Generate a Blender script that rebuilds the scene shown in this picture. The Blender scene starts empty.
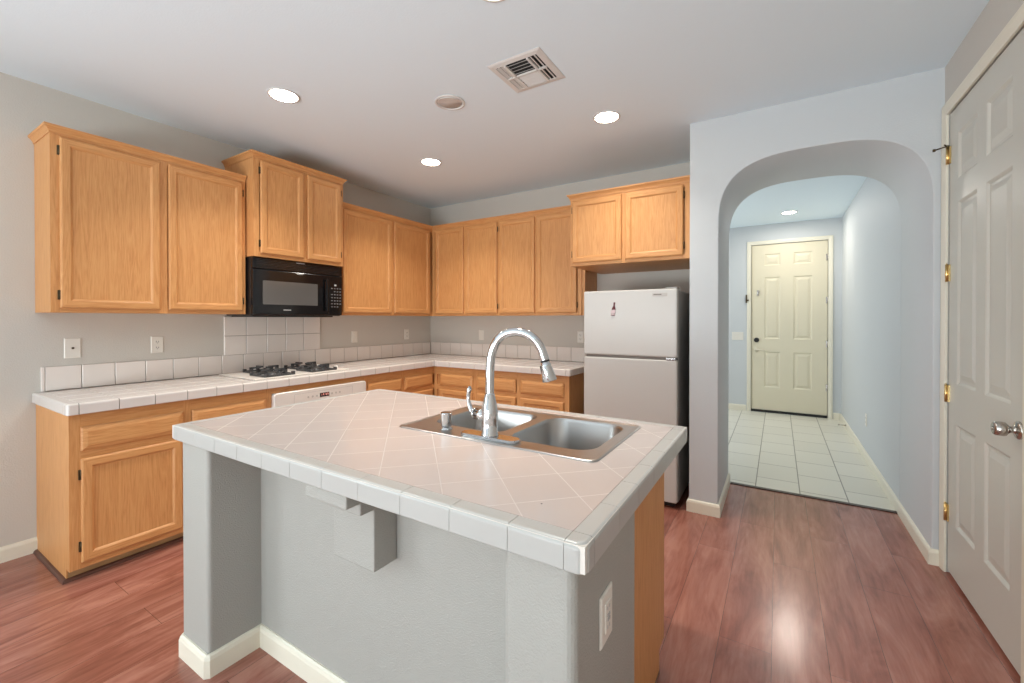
import bpy, bmesh, math, random
from mathutils import Vector, Matrix
random.seed(7)
SC = bpy.context.scene
COL = SC.collection

# ------------------------------------------------------------------ camera
cam_d = bpy.data.cameras.new('camera')
cam = bpy.data.objects.new('camera', cam_d)
COL.objects.link(cam)
F_PX = 429.34
cam_d.sensor_fit = 'HORIZONTAL'
cam_d.sensor_width = 36.0
cam_d.lens = F_PX / 1024 * 36.0
cam_d.shift_x = -2.203 / 1024
cam_d.shift_y = -19.578 / 1024
cam_d.clip_start = 0.02
cam.location = (3.6286, -3.9426, 1.3337)
cam.rotation_euler = (math.pi / 2 - 0.0062, 0, 0.5515)
SC.camera = cam

# ------------------------------------------------------------------ world, daylight, exposure
SC.view_settings.view_transform = 'Standard'
SC.view_settings.look = 'None'
SC.view_settings.gamma = 1.0
SC.view_settings.use_curve_mapping = False
SC.view_settings.exposure = 0.03
SC.cycles.max_bounces = 10
SC.cycles.diffuse_bounces = 6
SC.cycles.glossy_bounces = 4
SC.cycles.sample_clamp_indirect = 6.0
SC.cycles.use_denoising = True

world = bpy.data.worlds.new('daylight_sky')
SC.world = world
world.use_nodes = True
wn = world.node_tree
bg = wn.nodes['Background']
bg.inputs['Color'].default_value = (0.72, 0.85, 1.0, 1)
bg.inputs['Strength'].default_value = 0.45


def area_light(name, loc, rot, sx, sy, power, color, shape='RECTANGLE', spread=180):
    d = bpy.data.lights.new(name, 'AREA')
    d.shape = shape
    d.size = sx
    d.size_y = sy
    d.energy = power
    d.color = color
    d.spread = math.radians(spread)
    o = bpy.data.objects.new(name, d)
    o.location = loc
    o.rotation_euler = rot
    COL.objects.link(o)
    return o


H = 2.686
# daylight entering through the two glazed openings of the room behind the camera
area_light('rear_daylight', (2.3, -7.36, 1.2), (math.radians(90), 0, 0), 3.0, 2.1, 14, (0.86, 0.95, 1.0))
# added unseen fill light, aimed up through the same opening to brighten the ceiling
area_light('ceiling_fill', (2.3, -7.9, 0.35), (math.radians(138), 0, 0), 3.4, 1.2, 270, (0.90, 0.97, 1.0))
area_light('left_daylight', (-0.16, -5.9, 1.35), (math.radians(90), 0, math.radians(-90)), 1.8, 1.5, 85, (0.86, 0.95, 1.0))
# daylight from the side window of the entry hall
area_light('hall_daylight', (1.36, 1.75, 1.4), (math.radians(90), 0, math.radians(-90)), 1.6, 1.9, 36, (0.92, 0.96, 1.0))
LAMPS = [(1.080, -2.456), (2.646, -1.166), (1.081, -1.167), (2.640, -2.500)]
LAMP_HALL = (3.742, 2.517)
LAMP_W = 10
LAMP_COL = (1.0, 0.93, 0.84)

# ------------------------------------------------------------------ mesh helper


def ident(u, v, z):
    return (u, v, z)


def on_left(u, v, z):      # left wall (x = 0), u runs along y, v comes out of the wall
    return (v, u, z)


def on_back(u, v, z):      # back wall (y = 0)
    return (u, -v, z)


RX = 4.387
DY = 3.178


def on_right(u, v, z):
    return (RX - v, u, z)


def on_entry(u, v, z):
    return (u, DY - v, z)


class MB:
    def __init__(self, mp=ident):
        self.bm = bmesh.new()
        self.mp = mp

    def v(self, p):
        return self.bm.verts.new(self.mp(*p))

    def face(self, vs, mi=0, smooth=False):
        try:
            f = self.bm.faces.new(vs)
        except ValueError:
            return None
        f.material_index = mi
        f.smooth = smooth
        return f

    def poly(self, pts, mi=0):
        return self.face([self.v(p) for p in pts], mi)

    def loft(self, rings, mi=0, caps=True, smooth=False, closed=True):
        R = [[self.v(p) for p in r] for r in rings]
        n = len(R[0])
        for a, b in zip(R[:-1], R[1:]):
            for i in range(n if closed else n - 1):
                j = (i + 1) % n
                self.face([a[i], a[j], b[j], b[i]], mi, smooth)
        if caps:
            self.face(R[0][::-1], mi)
            self.face(R[-1], mi)
        return R

    def box(self, a0, a1, b0, b1, c0, c1, bev=0.0, seg=2, mi=0):
        if bev <= 0:
            pts = [(a0, b0), (a1, b0), (a1, b1), (a0, b1)]
            self.loft([[(x, y, c0) for x, y in pts], [(x, y, c1) for x, y in pts]], mi)
            return
        t = bmesh.new()
        bmesh.ops.create_cube(t, size=1)
        for w in t.verts:
            w.co = Vector(((a0 + a1) / 2 + w.co.x * (a1 - a0), (b0 + b1) / 2 + w.co.y * (b1 - b0), (c0 + c1) / 2 + w.co.z * (c1 - c0)))
        bmesh.ops.bevel(t, geom=t.edges[:], offset=bev, segments=seg, profile=0.5, affect='EDGES')
        self.add(t, mi)

    def cbox(self, a0, a1, b0, b1, c0, c1, axis, c, mi=0):
        """tile: a box whose face at the high end of axis has a small chamfer c"""
        if axis == 'z':
            self.loft([[(a0, b0, c0), (a1, b0, c0), (a1, b1, c0), (a0, b1, c0)],
                       [(a0, b0, c1 - c), (a1, b0, c1 - c), (a1, b1, c1 - c), (a0, b1, c1 - c)],
                       [(a0 + c, b0 + c, c1), (a1 - c, b0 + c, c1), (a1 - c, b1 - c, c1), (a0 + c, b1 - c, c1)]], mi)
        else:   # 'v' axis (second)
            self.loft([[(a0, b0, c0), (a1, b0, c0), (a1, b0, c1), (a0, b0, c1)],
                       [(a0, b1 - c, c0), (a1, b1 - c, c0), (a1, b1 - c, c1), (a0, b1 - c, c1)],
                       [(a0 + c, b1, c0 + c), (a1 - c, b1, c0 + c), (a1 - c, b1, c1 - c), (a0 + c, b1, c1 - c)]], mi)

    def add(self, t, mi=0, smooth=None):
        m = {}
        for w in t.verts:
            m[w.index] = self.v(w.co)
        t.verts.index_update()
        m = {w: q for w, q in zip(t.verts, m.values())} if False else None
        # rebuild mapping by identity
        raise NotImplementedError

    def cyl(self, c, r, h, axis='z', n=24, r2=None, mi=0, smooth=True):
        r2 = r if r2 is None else r2
        rings = []
        for rr, hh in ((r, 0), (r2, h)):
            ring = []
            for i in range(n):
                a = 2 * math.pi * i / n
                x, y = math.cos(a) * rr, math.sin(a) * rr
                ring.append({'z': (c[0] + x, c[1] + y, c[2] + hh), 'y': (c[0] + x, c[1] + hh, c[2] + y),
                             'x': (c[0] + hh, c[1] + x, c[2] + y)}[axis])
            rings.append(ring)
        self.loft(rings, mi, True, smooth)

    def lathe(self, c, prof, axis='z', n=32, mi=0, smooth=True, cap=True):
        rings = []
        for r, h in prof:
            ring = []
            for i in range(n):
                a = 2 * math.pi * i / n
                x, y = math.cos(a) * r, math.sin(a) * r
                ring.append({'z': (c[0] + x, c[1] + y, c[2] + h), 'y': (c[0] + x, c[1] + h, c[2] + y),
                             'x': (c[0] + h, c[1] + x, c[2] + y)}[axis])
            rings.append(ring)
        self.loft(rings, mi, cap, smooth)

    def tube(self, pts, r, n=16, mi=0, caps=True):
        P = [Vector(p) for p in pts]
        rs = r if isinstance(r, (list, tuple)) else [r] * len(P)
        rings = []
        up = None
        for i, p in enumerate(P):
            d = (P[min(i + 1, len(P) - 1)] - P[max(i - 1, 0)]).normalized()
            if up is None:
                up = d.orthogonal().normalized()
            up = (up - d * up.dot(d)).normalized()
            s = d.cross(up)
            rings.append([tuple(p + (up * math.cos(2 * math.pi * k / n) + s * math.sin(2 * math.pi * k / n)) * rs[i]) for k in range(n)])
        self.loft(rings, mi, caps, True)

    def sweep(self, path, prof, seg=None, mi=0):
        """profile (o, z) carried along a 2D path, o to the right of it, mitred"""
        n = len(path)
        nm = []
        for i in range(n):
            ns = []
            for a, b in ((i - 1, i), (i, i + 1)):
                if a >= 0 and b < n:
                    dx, dy = path[b][0] - path[a][0], path[b][1] - path[a][1]
                    L = math.hypot(dx, dy)
                    ns.append((dy / L, -dx / L))
            if len(ns) == 1:
                nm.append(ns[0])
            else:
                k = 1 + ns[0][0] * ns[1][0] + ns[0][1] * ns[1][1]
                nm.append(((ns[0][0] + ns[1][0]) / k, (ns[0][1] + ns[1][1]) / k))
        a, b = seg or (0, n - 1)
        self.loft([[(path[i][0] + nm[i][0] * o, path[i][1] + nm[i][1] * o, z) for o, z in prof] for i in range(a, b + 1)], mi)

    def prism(self, pts2, z0, z1, mi=0, smooth_n=None):
        self.loft([[(x, y, z0) for x, y in pts2], [(x, y, z1) for x, y in pts2]], mi)


def _mb_add(self, t, mi=0):
    m = {w: self.v(w.co) for w in t.verts}
    for f in t.faces:
        self.face([m[w] for w in f.verts], mi, f.smooth)
    t.free()


MB.add = _mb_add


def tag(o, label=None, cat=None, group=None, kind=None):
    if label:
        o['label'] = label
    if cat:
        o['category'] = cat
    if group:
        o['group'] = group
    if kind:
        o['kind'] = kind
    return o


def thing(name, loc, label, cat, group=None):
    o = bpy.data.objects.new(name, None)
    o.empty_display_size = 0.05
    o.location = loc
    COL.objects.link(o)
    return tag(o, label, cat, group)


def wloc(o):
    p = Vector((0, 0, 0))
    while o is not None:
        p = p + o.location
        o = o.parent
    return p


def obj(name, mb, mats, parent=None, origin=None, label=None):
    bmesh.ops.recalc_face_normals(mb.bm, faces=mb.bm.faces[:])
    base = wloc(parent) if parent is not None else Vector(origin or (0, 0, 0))
    bmesh.ops.translate(mb.bm, vec=-base, verts=mb.bm.verts[:])
    me = bpy.data.meshes.new(name)
    mb.bm.to_mesh(me)
    mb.bm.free()
    for m in (mats if isinstance(mats, (list, tuple)) else [mats]):
        me.materials.append(m)
    o = bpy.data.objects.new(name, me)
    COL.objects.link(o)
    if parent is not None:
        o.parent = parent
    elif origin:
        o.location = origin
    if label:
        o['label'] = label
    return o


def struct(name, mb, mats, parent=None, origin=None):
    o = obj(name, mb, mats, parent, origin)
    if parent is None:
        o['kind'] = 'structure'
    return o


def copy_tree(o, parent=None):
    c = o.copy()
    COL.objects.link(c)
    if parent is not None:
        c.parent = parent
    for ch in list(o.children):
        copy_tree(ch, c)
    return c


def round_poly(pts, r, n=6):
    """round the corners of a 2D polygon; r may be a list"""
    out = []
    N = len(pts)
    for i in range(N):
        p, a, b = Vector(pts[i]), Vector(pts[i - 1]), Vector(pts[(i + 1) % N])
        rr = r[i] if isinstance(r, (list, tuple)) else r
        if rr <= 0:
            out.append(tuple(p))
            continue
        d1, d2 = (a - p).normalized(), (b - p).normalized()
        q0, q1 = p + d1 * rr, p + d2 * rr
        c = p + (d1 + d2) * rr
        for k in range(n + 1):
            t = k / n * math.pi / 2
            out.append(tuple(c - d2 * rr * math.cos(t) - d1 * rr * math.sin(t)))
        # (right-angled corners only)
    return out


def rrect(x0, x1, y0, y1, r, n=8):
    out = []
    for cx, cy, a0 in ((x1 - r, y1 - r, 0), (x0 + r, y1 - r, 90), (x0 + r, y0 + r, 180), (x1 - r, y0 + r, 270)):
        for k in range(n + 1):
            a = math.radians(a0 + 90 * k / n)
            out.append((cx + r * math.cos(a), cy + r * math.sin(a)))
    return out


# ------------------------------------------------------------------ materials
def new_mat(name):
    m = bpy.data.materials.new(name)
    m.use_nodes = True
    nt = m.node_tree
    return m, nt, nt.nodes['Principled BSDF']


def N(nt, kind, **kw):
    n = nt.nodes.new(kind)
    for k, v in kw.items():
        if k in n.inputs:
            n.inputs[k].default_value = v
        else:
            setattr(n, k, v)
    return n


def srgb(r, g, b):
    f = lambda c: c / 12.92 if c <= 0.04045 else ((c + 0.055) / 1.055) ** 2.4
    return (f(r / 255), f(g / 255), f(b / 255), 1)


def plain(name, col, rough=0.5, metal=0.0, spec=0.5, coat=0.0, bump=0.0, bump_scale=200, vary=0.0):
    m, nt, p = new_mat(name)
    p.inputs['Base Color'].default_value = col
    p.inputs['Roughness'].default_value = rough
    p.inputs['Metallic'].default_value = metal
    p.inputs['Specular IOR Level'].default_value = spec
    p.inputs['Coat Weight'].default_value = coat
    tc = N(nt, 'ShaderNodeTexCoord')
    if bump:
        nz = N(nt, 'ShaderNodeTexNoise', Scale=bump_scale, Detail=3.0)
        nt.links.new(tc.outputs['Object'], nz.inputs['Vector'])
        b = N(nt, 'ShaderNodeBump', Strength=bump, Distance=0.004)
        nt.links.new(nz.outputs['Fac'], b.inputs['Height'])
        nt.links.new(b.outputs['Normal'], p.inputs['Normal'])
    if vary:
        nz = N(nt, 'ShaderNodeTexNoise', Scale=3.0, Detail=2.0)
        nt.links.new(tc.outputs['Object'], nz.inputs['Vector'])
        mx = N(nt, 'ShaderNodeMix', data_type='RGBA')
        mx.inputs[6].default_value = tuple(c * (1 - vary) for c in col[:3]) + (1,)
        mx.inputs[7].default_value = tuple(min(1, c * (1 + vary)) for c in col[:3]) + (1,)
        nt.links.new(nz.outputs['Fac'], mx.inputs[0])
        nt.links.new(mx.outputs[2], p.inputs['Base Color'])
    return m


def ramp(nt, stops):
    r = N(nt, 'ShaderNodeValToRGB')
    el = r.color_ramp.elements
    while len(el) < len(stops):
        el.new(0.5)
    for e, (pos, c) in zip(el, stops):
        e.position = pos
        e.color = c
    return r


def oak(name, axis, tone=1.0):
    """honey oak, grain running along the given axis"""
    m, nt, p = new_mat(name)
    tc = N(nt, 'ShaderNodeTexCoord')
    oi = N(nt, 'ShaderNodeObjectInfo')
    sc = N(nt, 'ShaderNodeVectorMath', operation='MULTIPLY_ADD')
    nt.links.new(tc.outputs['Object'], sc.inputs[0])
    big, small = 13.0, 0.7
    sc.inputs[1].default_value = tuple(small if a == axis else big for a in 'xyz')
    rnd = N(nt, 'ShaderNodeMath', operation='MULTIPLY')
    rnd.inputs[1].default_value = 37.0
    nt.links.new(oi.outputs['Random'], rnd.inputs[0])
    nt.links.new(rnd.outputs[0], sc.inputs[2])
    n1 = N(nt, 'ShaderNodeTexNoise', Scale=1.6, Detail=4.0, Roughness=0.55, Distortion=0.6)
    nt.links.new(sc.outputs[0], n1.inputs['Vector'])
    # growth-ring bands pulled out of the low noise
    fr = N(nt, 'ShaderNodeMath', operation='MULTIPLY')
    fr.inputs[1].default_value = 9.0
    nt.links.new(n1.outputs['Fac'], fr.inputs[0])
    pp = N(nt, 'ShaderNodeMath', operation='PINGPONG')
    pp.inputs[1].default_value = 0.5
    nt.links.new(fr.outputs[0], pp.inputs[0])
    n2 = N(nt, 'ShaderNodeTexNoise', Scale=14.0, Detail=3.0, Roughness=0.6)
    nt.links.new(sc.outputs[0], n2.inputs['Vector'])
    ad = N(nt, 'ShaderNodeMath', operation='MULTIPLY_ADD')
    ad.inputs[1].default_value = 0.75
    nt.links.new(pp.outputs[0], ad.inputs[0])
    nt.links.new(n2.outputs['Fac'], ad.inputs[2])
    t = tone
    r = ramp(nt, [(0.25, srgb(186 * t, 127 * t, 75 * t)), (0.6, srgb(203 * t, 145 * t, 90 * t)), (0.95, srgb(212 * t, 157 * t, 101 * t))])
    nt.links.new(ad.outputs[0], r.inputs['Fac'])
    nt.links.new(r.outputs['Color'], p.inputs['Base Color'])
    p.inputs['Roughness'].default_value = 0.42
    p.inputs['Specular IOR Level'].default_value = 0.4
    b = N(nt, 'ShaderNodeBump', Strength=0.12, Distance=0.002)
    nt.links.new(n2.outputs['Fac'], b.inputs['Height'])
    nt.links.new(b.outputs['Normal'], p.inputs['Normal'])
    return m


OX, OY, OZ = oak('oak_grain_x', 'x'), oak('oak_grain_y', 'y'), oak('oak_grain_z', 'z')
M_WALL = plain('grey_wall_paint', srgb(200, 196, 188), 0.62, bump=0.25, bump_scale=140)
M_PONY = plain('textured_grey_paint', srgb(165, 164, 158), 0.55, bump=0.45, bump_scale=230)
M_HALL = plain('pale_blue_grey_paint', srgb(199, 203, 205), 0.6, bump=0.2, bump_scale=140)
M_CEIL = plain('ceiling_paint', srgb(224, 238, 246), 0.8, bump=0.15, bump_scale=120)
M_TRIM = plain('cream_trim_paint', srgb(228, 223, 206), 0.4)
M_DOOR = plain('off_white_door_paint', srgb(200, 199, 190), 0.38)
M_ENTRY = plain('cream_door_paint', srgb(218, 210, 186), 0.4)
M_TILE = plain('white_glazed_tile', srgb(214, 208, 203), 0.16, spec=0.5, vary=0.03)
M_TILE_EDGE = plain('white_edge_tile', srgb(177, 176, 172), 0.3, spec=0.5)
M_SPLASH = plain('white_wall_tile', srgb(232, 224, 217), 0.2)
M_GROUT = plain('grey_grout', srgb(140, 128, 118), 0.9)
M_GROUT_L = plain('pale_grout', srgb(214, 208, 200), 0.8)
M_STEEL = plain('brushed_steel', (0.47, 0.46, 0.45, 1), 0.28, 1.0)
M_CHROME = plain('chrome', (0.60, 0.61, 0.62, 1), 0.10, 1.0)
M_NICKEL = plain('satin_nickel', (0.50, 0.47, 0.43, 1), 0.25, 1.0)
M_BRASS = plain('brass', (0.72, 0.53, 0.24, 1), 0.28, 1.0)
M_BRONZE = plain('dark_bronze', (0.10, 0.075, 0.045, 1), 0.35, 1.0)
M_BLACK = plain('gloss_black', (0.006, 0.006, 0.007, 1), 0.12, spec=0.5)
M_BLACK2 = plain('satin_black', (0.010, 0.010, 0.011, 1), 0.35)
M_IRON = plain('cast_iron', (0.06, 0.06, 0.062, 1), 0.42)
M_MWGLASS = plain('dark_mesh_glass', (0.11, 0.105, 0.10, 1), 0.08, spec=0.6)
M_MARK = plain('grey_marking', (0.45, 0.45, 0.45, 1), 0.5)
M_WHITE = plain('white_enamel', srgb(222, 216, 209), 0.28)
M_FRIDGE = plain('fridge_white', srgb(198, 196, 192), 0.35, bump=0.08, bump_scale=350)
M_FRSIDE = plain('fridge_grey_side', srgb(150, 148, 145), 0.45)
M_GASKET = plain('grey_gasket', srgb(120, 114, 108), 0.6)
M_PLASTIC = plain('white_plastic', srgb(226, 222, 213), 0.35)
M_BTN_PALE = plain('pale_button', srgb(186, 181, 174), 0.5)
M_DARK = plain('dark_slot', (0.012, 0.012, 0.012, 1), 0.6)
M_VENT = plain('vent_white', srgb(214, 213, 210), 0.45)
M_TOE = plain('pale_toe_board', srgb(176, 141, 98), 0.5)
M_SHOE = plain('brown_shoe_molding', srgb(92, 58, 46), 0.35)
M_BRONZE_STRIP = plain('dark_threshold', srgb(62, 44, 38), 0.4)


def emit(name, col, s):
    m, nt, p = new_mat(name)
    p.inputs['Base Color'].default_value = (0.8, 0.8, 0.8, 1)
    p.inputs['Emission Color'].default_value = col
    p.inputs['Emission Strength'].default_value = s
    return m


M_LENS = emit('lit_lamp_lens', (1.0, 0.90, 0.72, 1), 32.0)
M_RED = emit('red_clock_digits', (1.0, 0.12, 0.04, 1), 0.9)


def floor_wood():
    m, nt, p = new_mat('red_brown_laminate')
    tc = N(nt, 'ShaderNodeTexCoord')
    mp = N(nt, 'ShaderNodeMapping')
    mp.inputs['Rotation'].default_value = (0, 0, math.radians(90))
    nt.links.new(tc.outputs['Object'], mp.inputs['Vector'])
    br = N(nt, 'ShaderNodeTexBrick', offset=0.37, Scale=1.0)
    br.inputs['Color1'].default_value = (0.1, 0.1, 0.1, 1)
    br.inputs['Color2'].default_value = (0.9, 0.9, 0.9, 1)
    br.inputs['Mortar'].default_value = (0, 0, 0, 1)
    br.inputs['Mortar Size'].default_value = 0.0008
    br.inputs['Mortar Smooth'].default_value = 0.2
    br.inputs['Brick Width'].default_value = 1.2
    br.inputs['Row Height'].default_value = 0.19
    nt.links.new(mp.outputs['Vector'], br.inputs['Vector'])
    sc = N(nt, 'ShaderNodeVectorMath', operation='MULTIPLY_ADD')
    sc.inputs[1].default_value = (5.5, 1.1, 1)
    nt.links.new(tc.outputs['Object'], sc.inputs[0])
    nt.links.new(br.outputs['Color'], sc.inputs[2])
    n1 = N(nt, 'ShaderNodeTexNoise', Scale=1.5, Detail=5.0, Roughness=0.62, Distortion=1.2)
    nt.links.new(sc.outputs[0], n1.inputs['Vector'])
    sc2 = N(nt, 'ShaderNodeVectorMath', operation='MULTIPLY')
    sc2.inputs[1].default_value = (60, 4.0, 1)
    nt.links.new(tc.outputs['Object'], sc2.inputs[0])
    n2 = N(nt, 'ShaderNodeTexNoise', Scale=1.0, Detail=3.0, Roughness=0.6)
    nt.links.new(sc2.outputs[0], n2.inputs['Vector'])
    a = N(nt, 'ShaderNodeMath', operation='MULTIPLY_ADD')
    a.inputs[1].default_value = 0.35
    nt.links.new(n2.outputs['Fac'], a.inputs[0])
    nt.links.new(n1.outputs['Fac'], a.inputs[2])
    bw = N(nt, 'ShaderNodeMath', operation='MULTIPLY_ADD')
    bw.inputs[1].default_value = 0.10
    nt.links.new(br.outputs['Color'], bw.inputs[0])
    nt.links.new(a.outputs[0], bw.inputs[2])
    r = ramp(nt, [(0.38, srgb(92, 46, 35)), (0.66, srgb(143, 88, 74)), (0.92, srgb(172, 118, 102))])
    nt.links.new(bw.outputs[0], r.inputs['Fac'])
    mx = N(nt, 'ShaderNodeMix', data_type='RGBA')
    mx.inputs[7].default_value = srgb(66, 32, 24)
    nt.links.new(br.outputs['Fac'], mx.inputs[0])
    nt.links.new(r.outputs['Color'], mx.inputs[6])
    nt.links.new(mx.outputs[2], p.inputs['Base Color'])
    p.inputs['Roughness'].default_value = 0.21
    p.inputs['Specular IOR Level'].default_value = 0.7
    b = N(nt, 'ShaderNodeBump', Strength=0.10, Distance=0.002)
    nt.links.new(n2.outputs['Fac'], b.inputs['Height'])
    nt.links.new(b.outputs['Normal'], p.inputs['Normal'])
    return m


def hall_tile():
    m, nt, p = new_mat('white_hall_tile')
    tc = N(nt, 'ShaderNodeTexCoord')
    mp = N(nt, 'ShaderNodeMapping')
    mp.inputs['Rotation'].default_value = (0, 0, math.radians(90))
    mp.inputs['Location'].default_value = (0.05, 0.087, 0)
    nt.links.new(tc.outputs['Object'], mp.inputs['Vector'])
    br = N(nt, 'ShaderNodeTexBrick', offset=0.45, Scale=1.0)
    br.inputs['Color1'].default_value = srgb(226, 222, 208)
    br.inputs['Color2'].default_value = srgb(218, 214, 200)
    br.inputs['Mortar'].default_value = srgb(140, 132, 118)
    br.inputs['Mortar Size'].default_value = 0.004
    br.inputs['Brick Width'].default_value = 0.41
    br.inputs['Row Height'].default_value = 0.297
    nt.links.new(mp.outputs['Vector'], br.inputs['Vector'])
    nt.links.new(br.outputs['Color'], p.inputs['Base Color'])
    p.inputs['Roughness'].default_value = 0.3
    b = N(nt, 'ShaderNodeBump', Strength=0.4, Distance=0.003, invert=True)
    nt.links.new(br.outputs['Fac'], b.inputs['Height'])
    nt.links.new(b.outputs['Normal'], p.inputs['Normal'])
    return m


def diagonal_tile():
    """6 inch glazed tiles laid at 45 degrees, pale grout"""
    m, nt, p = new_mat('diagonal_glazed_tile')
    tc = N(nt, 'ShaderNodeTexCoord')
    mp = N(nt, 'ShaderNodeMapping')
    mp.inputs['Rotation'].default_value = (0, 0, math.radians(-45))
    nt.links.new(tc.outputs['Object'], mp.inputs['Vector'])
    ofs = N(nt, 'ShaderNodeVectorMath', operation='ADD')
    ofs.inputs[1].default_value = (-0.0045, -0.0075, 0)
    nt.links.new(mp.outputs['Vector'], ofs.inputs[0])
    br = N(nt, 'ShaderNodeTexBrick', offset=0.0, Scale=1.0)
    br.inputs['Color1'].default_value = srgb(187, 176, 171)
    br.inputs['Color2'].default_value = srgb(190, 179, 174)
    br.inputs['Mortar'].default_value = srgb(190, 182, 177)
    br.inputs['Mortar Size'].default_value = 0.0016
    br.inputs['Mortar Smooth'].default_value = 0.4
    br.inputs['Brick Width'].default_value = 0.1577
    br.inputs['Row Height'].default_value = 0.1577
    nt.links.new(ofs.outputs[0], br.inputs['Vector'])
    nt.links.new(br.outputs['Color'], p.inputs['Base Color'])
    rr = N(nt, 'ShaderNodeMapRange')
    rr.inputs['To Min'].default_value = 0.2
    rr.inputs['To Max'].default_value = 0.5
    nt.links.new(br.outputs['Fac'], rr.inputs['Value'])
    nt.links.new(rr.outputs[0], p.inputs['Roughness'])
    b = N(nt, 'ShaderNodeBump', Strength=0.25, Distance=0.001, invert=True)
    nt.links.new(br.outputs['Fac'], b.inputs['Height'])
    nt.links.new(b.outputs['Normal'], p.inputs['Normal'])
    return m


M_FLOOR, M_HTILE, M_DTILE = floor_wood(), hall_tile(), diagonal_tile()

# ------------------------------------------------------------------ room shell
YR = -7.2            # rear wall of the open room behind the camera
XL_HALL = 1.5
AX0, AX1 = 3.103, 3.285           # pier between the fridge recess and the arch
AY0, AY1 = -0.761, -0.045         # front and back of the arch wall
HX = 4.343                        # right wall of the hall

m = MB(); m.box(-0.12, RX + 0.12, YR - 0.12, AY1, -0.1, 0); struct('floor', m, M_FLOOR)
m = MB(); m.box(XL_HALL - 0.12, RX + 0.12, AY1, DY + 0.12, -0.1, 0); struct('floor_hall', m, M_HTILE)
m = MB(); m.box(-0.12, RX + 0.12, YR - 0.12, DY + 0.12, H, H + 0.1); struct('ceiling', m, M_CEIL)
# left wall with a window behind the camera
m = MB()
m.box(-0.12, 0, YR, -6.8, 0, H); m.box(-0.12, 0, -5.0, 0.1, 0, H)
m.box(-0.12, 0, -6.8, -5.0, 0, 0.6); m.box(-0.12, 0, -6.8, -5.0, 2.1, H)
struct('wall_left', m, M_WALL)
m = MB(); m.box(0, AX0 + 0.04, 0, 0.1, 0, H); struct('wall_back', m, M_WALL)
# rear wall with a glazed opening
m = MB()
m.box(-0.12, 0.8, YR - 0.12, YR, 0, H); m.box(3.8, RX + 0.12, YR - 0.12, YR, 0, H); m.box(0.8, 3.8, YR - 0.12, YR, 2.25, H)
m.box(0.8, 3.8, YR - 0.12, YR, 0, 0.12)
struct('wall_rear', m, M_WALL)
# right wall with the door opening
DR0, DR1, DRT = -1.668, -0.832, 2.402
m = MB()
m.box(RX, RX + 0.12, YR, DR0 - 0.012, 0, H); m.box(RX, RX + 0.12, DR1 + 0.012, AY1, 0, H)
m.box(RX, RX + 0.12, DR0 - 0.012, DR1 + 0.012, DRT + 0.012, H)
struct('wall_right', m, M_WALL)
# arch wall
m = MB()
xc, ax = (AX1 + HX) / 2, (HX - AX1) / 2
zs, zt, pw = 1.93, 2.384, 3.0
arc = []
for k in range(49):
    t = math.pi * k / 48
    c, s = math.cos(t), math.sin(t)
    arc.append((xc - ax * math.copysign(abs(c) ** (2 / pw), c), zs + (zt - zs) * abs(s) ** (2 / pw)))
m2 = MB(lambda u, v, z: (u, v, z))
er = 0.006      # softly rounded drywall edge around the opening
inner = [(AX1, 0.0)] + arc + [(HX, 0.0)]


def grow(pts, d):
    return [(xc + (x - xc) * (ax + d) / ax, z if z <= zs else zs + (z - zs) * (zt - zs + d) / (zt - zs)) for x, z in pts]


loops = []
for d, y in ((er, AY0), (er * 0.3, AY0 + er * 0.3), (0, AY0 + er), (0, AY1 - er), (er * 0.3, AY1 - er * 0.3), (er, AY1)):
    loops.append([m.v((x, y, z)) for x, z in grow(inner, d)])
for a, b in zip(loops[:-1], loops[1:]):
    for i in range(len(a) - 1):
        m.face([a[i], a[i + 1], b[i + 1], b[i]], 0, True)
for li, y in ((0, AY0), (-1, AY1)):
    L = loops[li]
    outer = []
    for w in L:
        x, z = w.co.x, w.co.z
        outer.append((x, z))
    cl = MB()
    lo = m.v((AX0, y, 0)); hi = m.v((AX0, y, H)); hr = m.v((RX, y, H)); lr = m.v((RX, y, 0))
    n = len(L)
    mid = n // 2
    top = [m.v((AX0 + (RX - AX0) * i / 48, y, H)) for i in range(49)]
    # left column, fan to top, right column
    m.face([lo, L[0], L[1], top[0]])
    for i in range(48):
        m.face([L[1 + i], L[2 + i], top[i + 1], top[i]])
    m.face([L[n - 2], L[n - 1], lr, top[48]])
for x in (AX0, RX):
    m.poly([(x, AY0, 0), (x, AY1, 0), (x, AY1, H), (x, AY0, H)])
m.poly([(AX0, AY0, H), (RX, AY0, H), (RX, AY1, H), (AX0, AY1, H)])
bmesh.ops.remove_doubles(m.bm, verts=m.bm.verts[:], dist=1e-5)
struct('wall_arch', m, M_HALL)
# entry hall
m = MB(); m.box(HX, RX + 0.12, AY1, DY, 0, H); struct('wall_hall', m, M_HALL)
ED0, ED1, EDT = 3.296, 4.192, 2.398
m = MB()
m.box(XL_HALL, ED0 - 0.01, DY, DY + 0.12, 0, H); m.box(ED1 + 0.01, HX, DY, DY + 0.12, 0, H); m.box(ED0 - 0.01, ED1 + 0.01, DY, DY + 0.12, EDT + 0.012, H)
struct('wall_entry', m, M_HALL)
m = MB()
m.box(XL_HALL - 0.12, XL_HALL, 0.1, 0.95, 0, H); m.box(XL_HALL - 0.12, XL_HALL, 2.55, DY + 0.12, 0, H)
m.box(XL_HALL - 0.12, XL_HALL, 0.95, 2.55, 0, 0.45); m.box(XL_HALL - 0.12, XL_HALL, 0.95, 2.55, 2.35, H)
struct('wall_foyer', m, M_HALL)
m = MB(); m.box(AX1 - 0.02, HX, AY1 - 0.022, AY1 + 0.016, 0.0005, 0.006, bev=0.002); struct('trim_1', m, M_BRONZE_STRIP)


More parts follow.
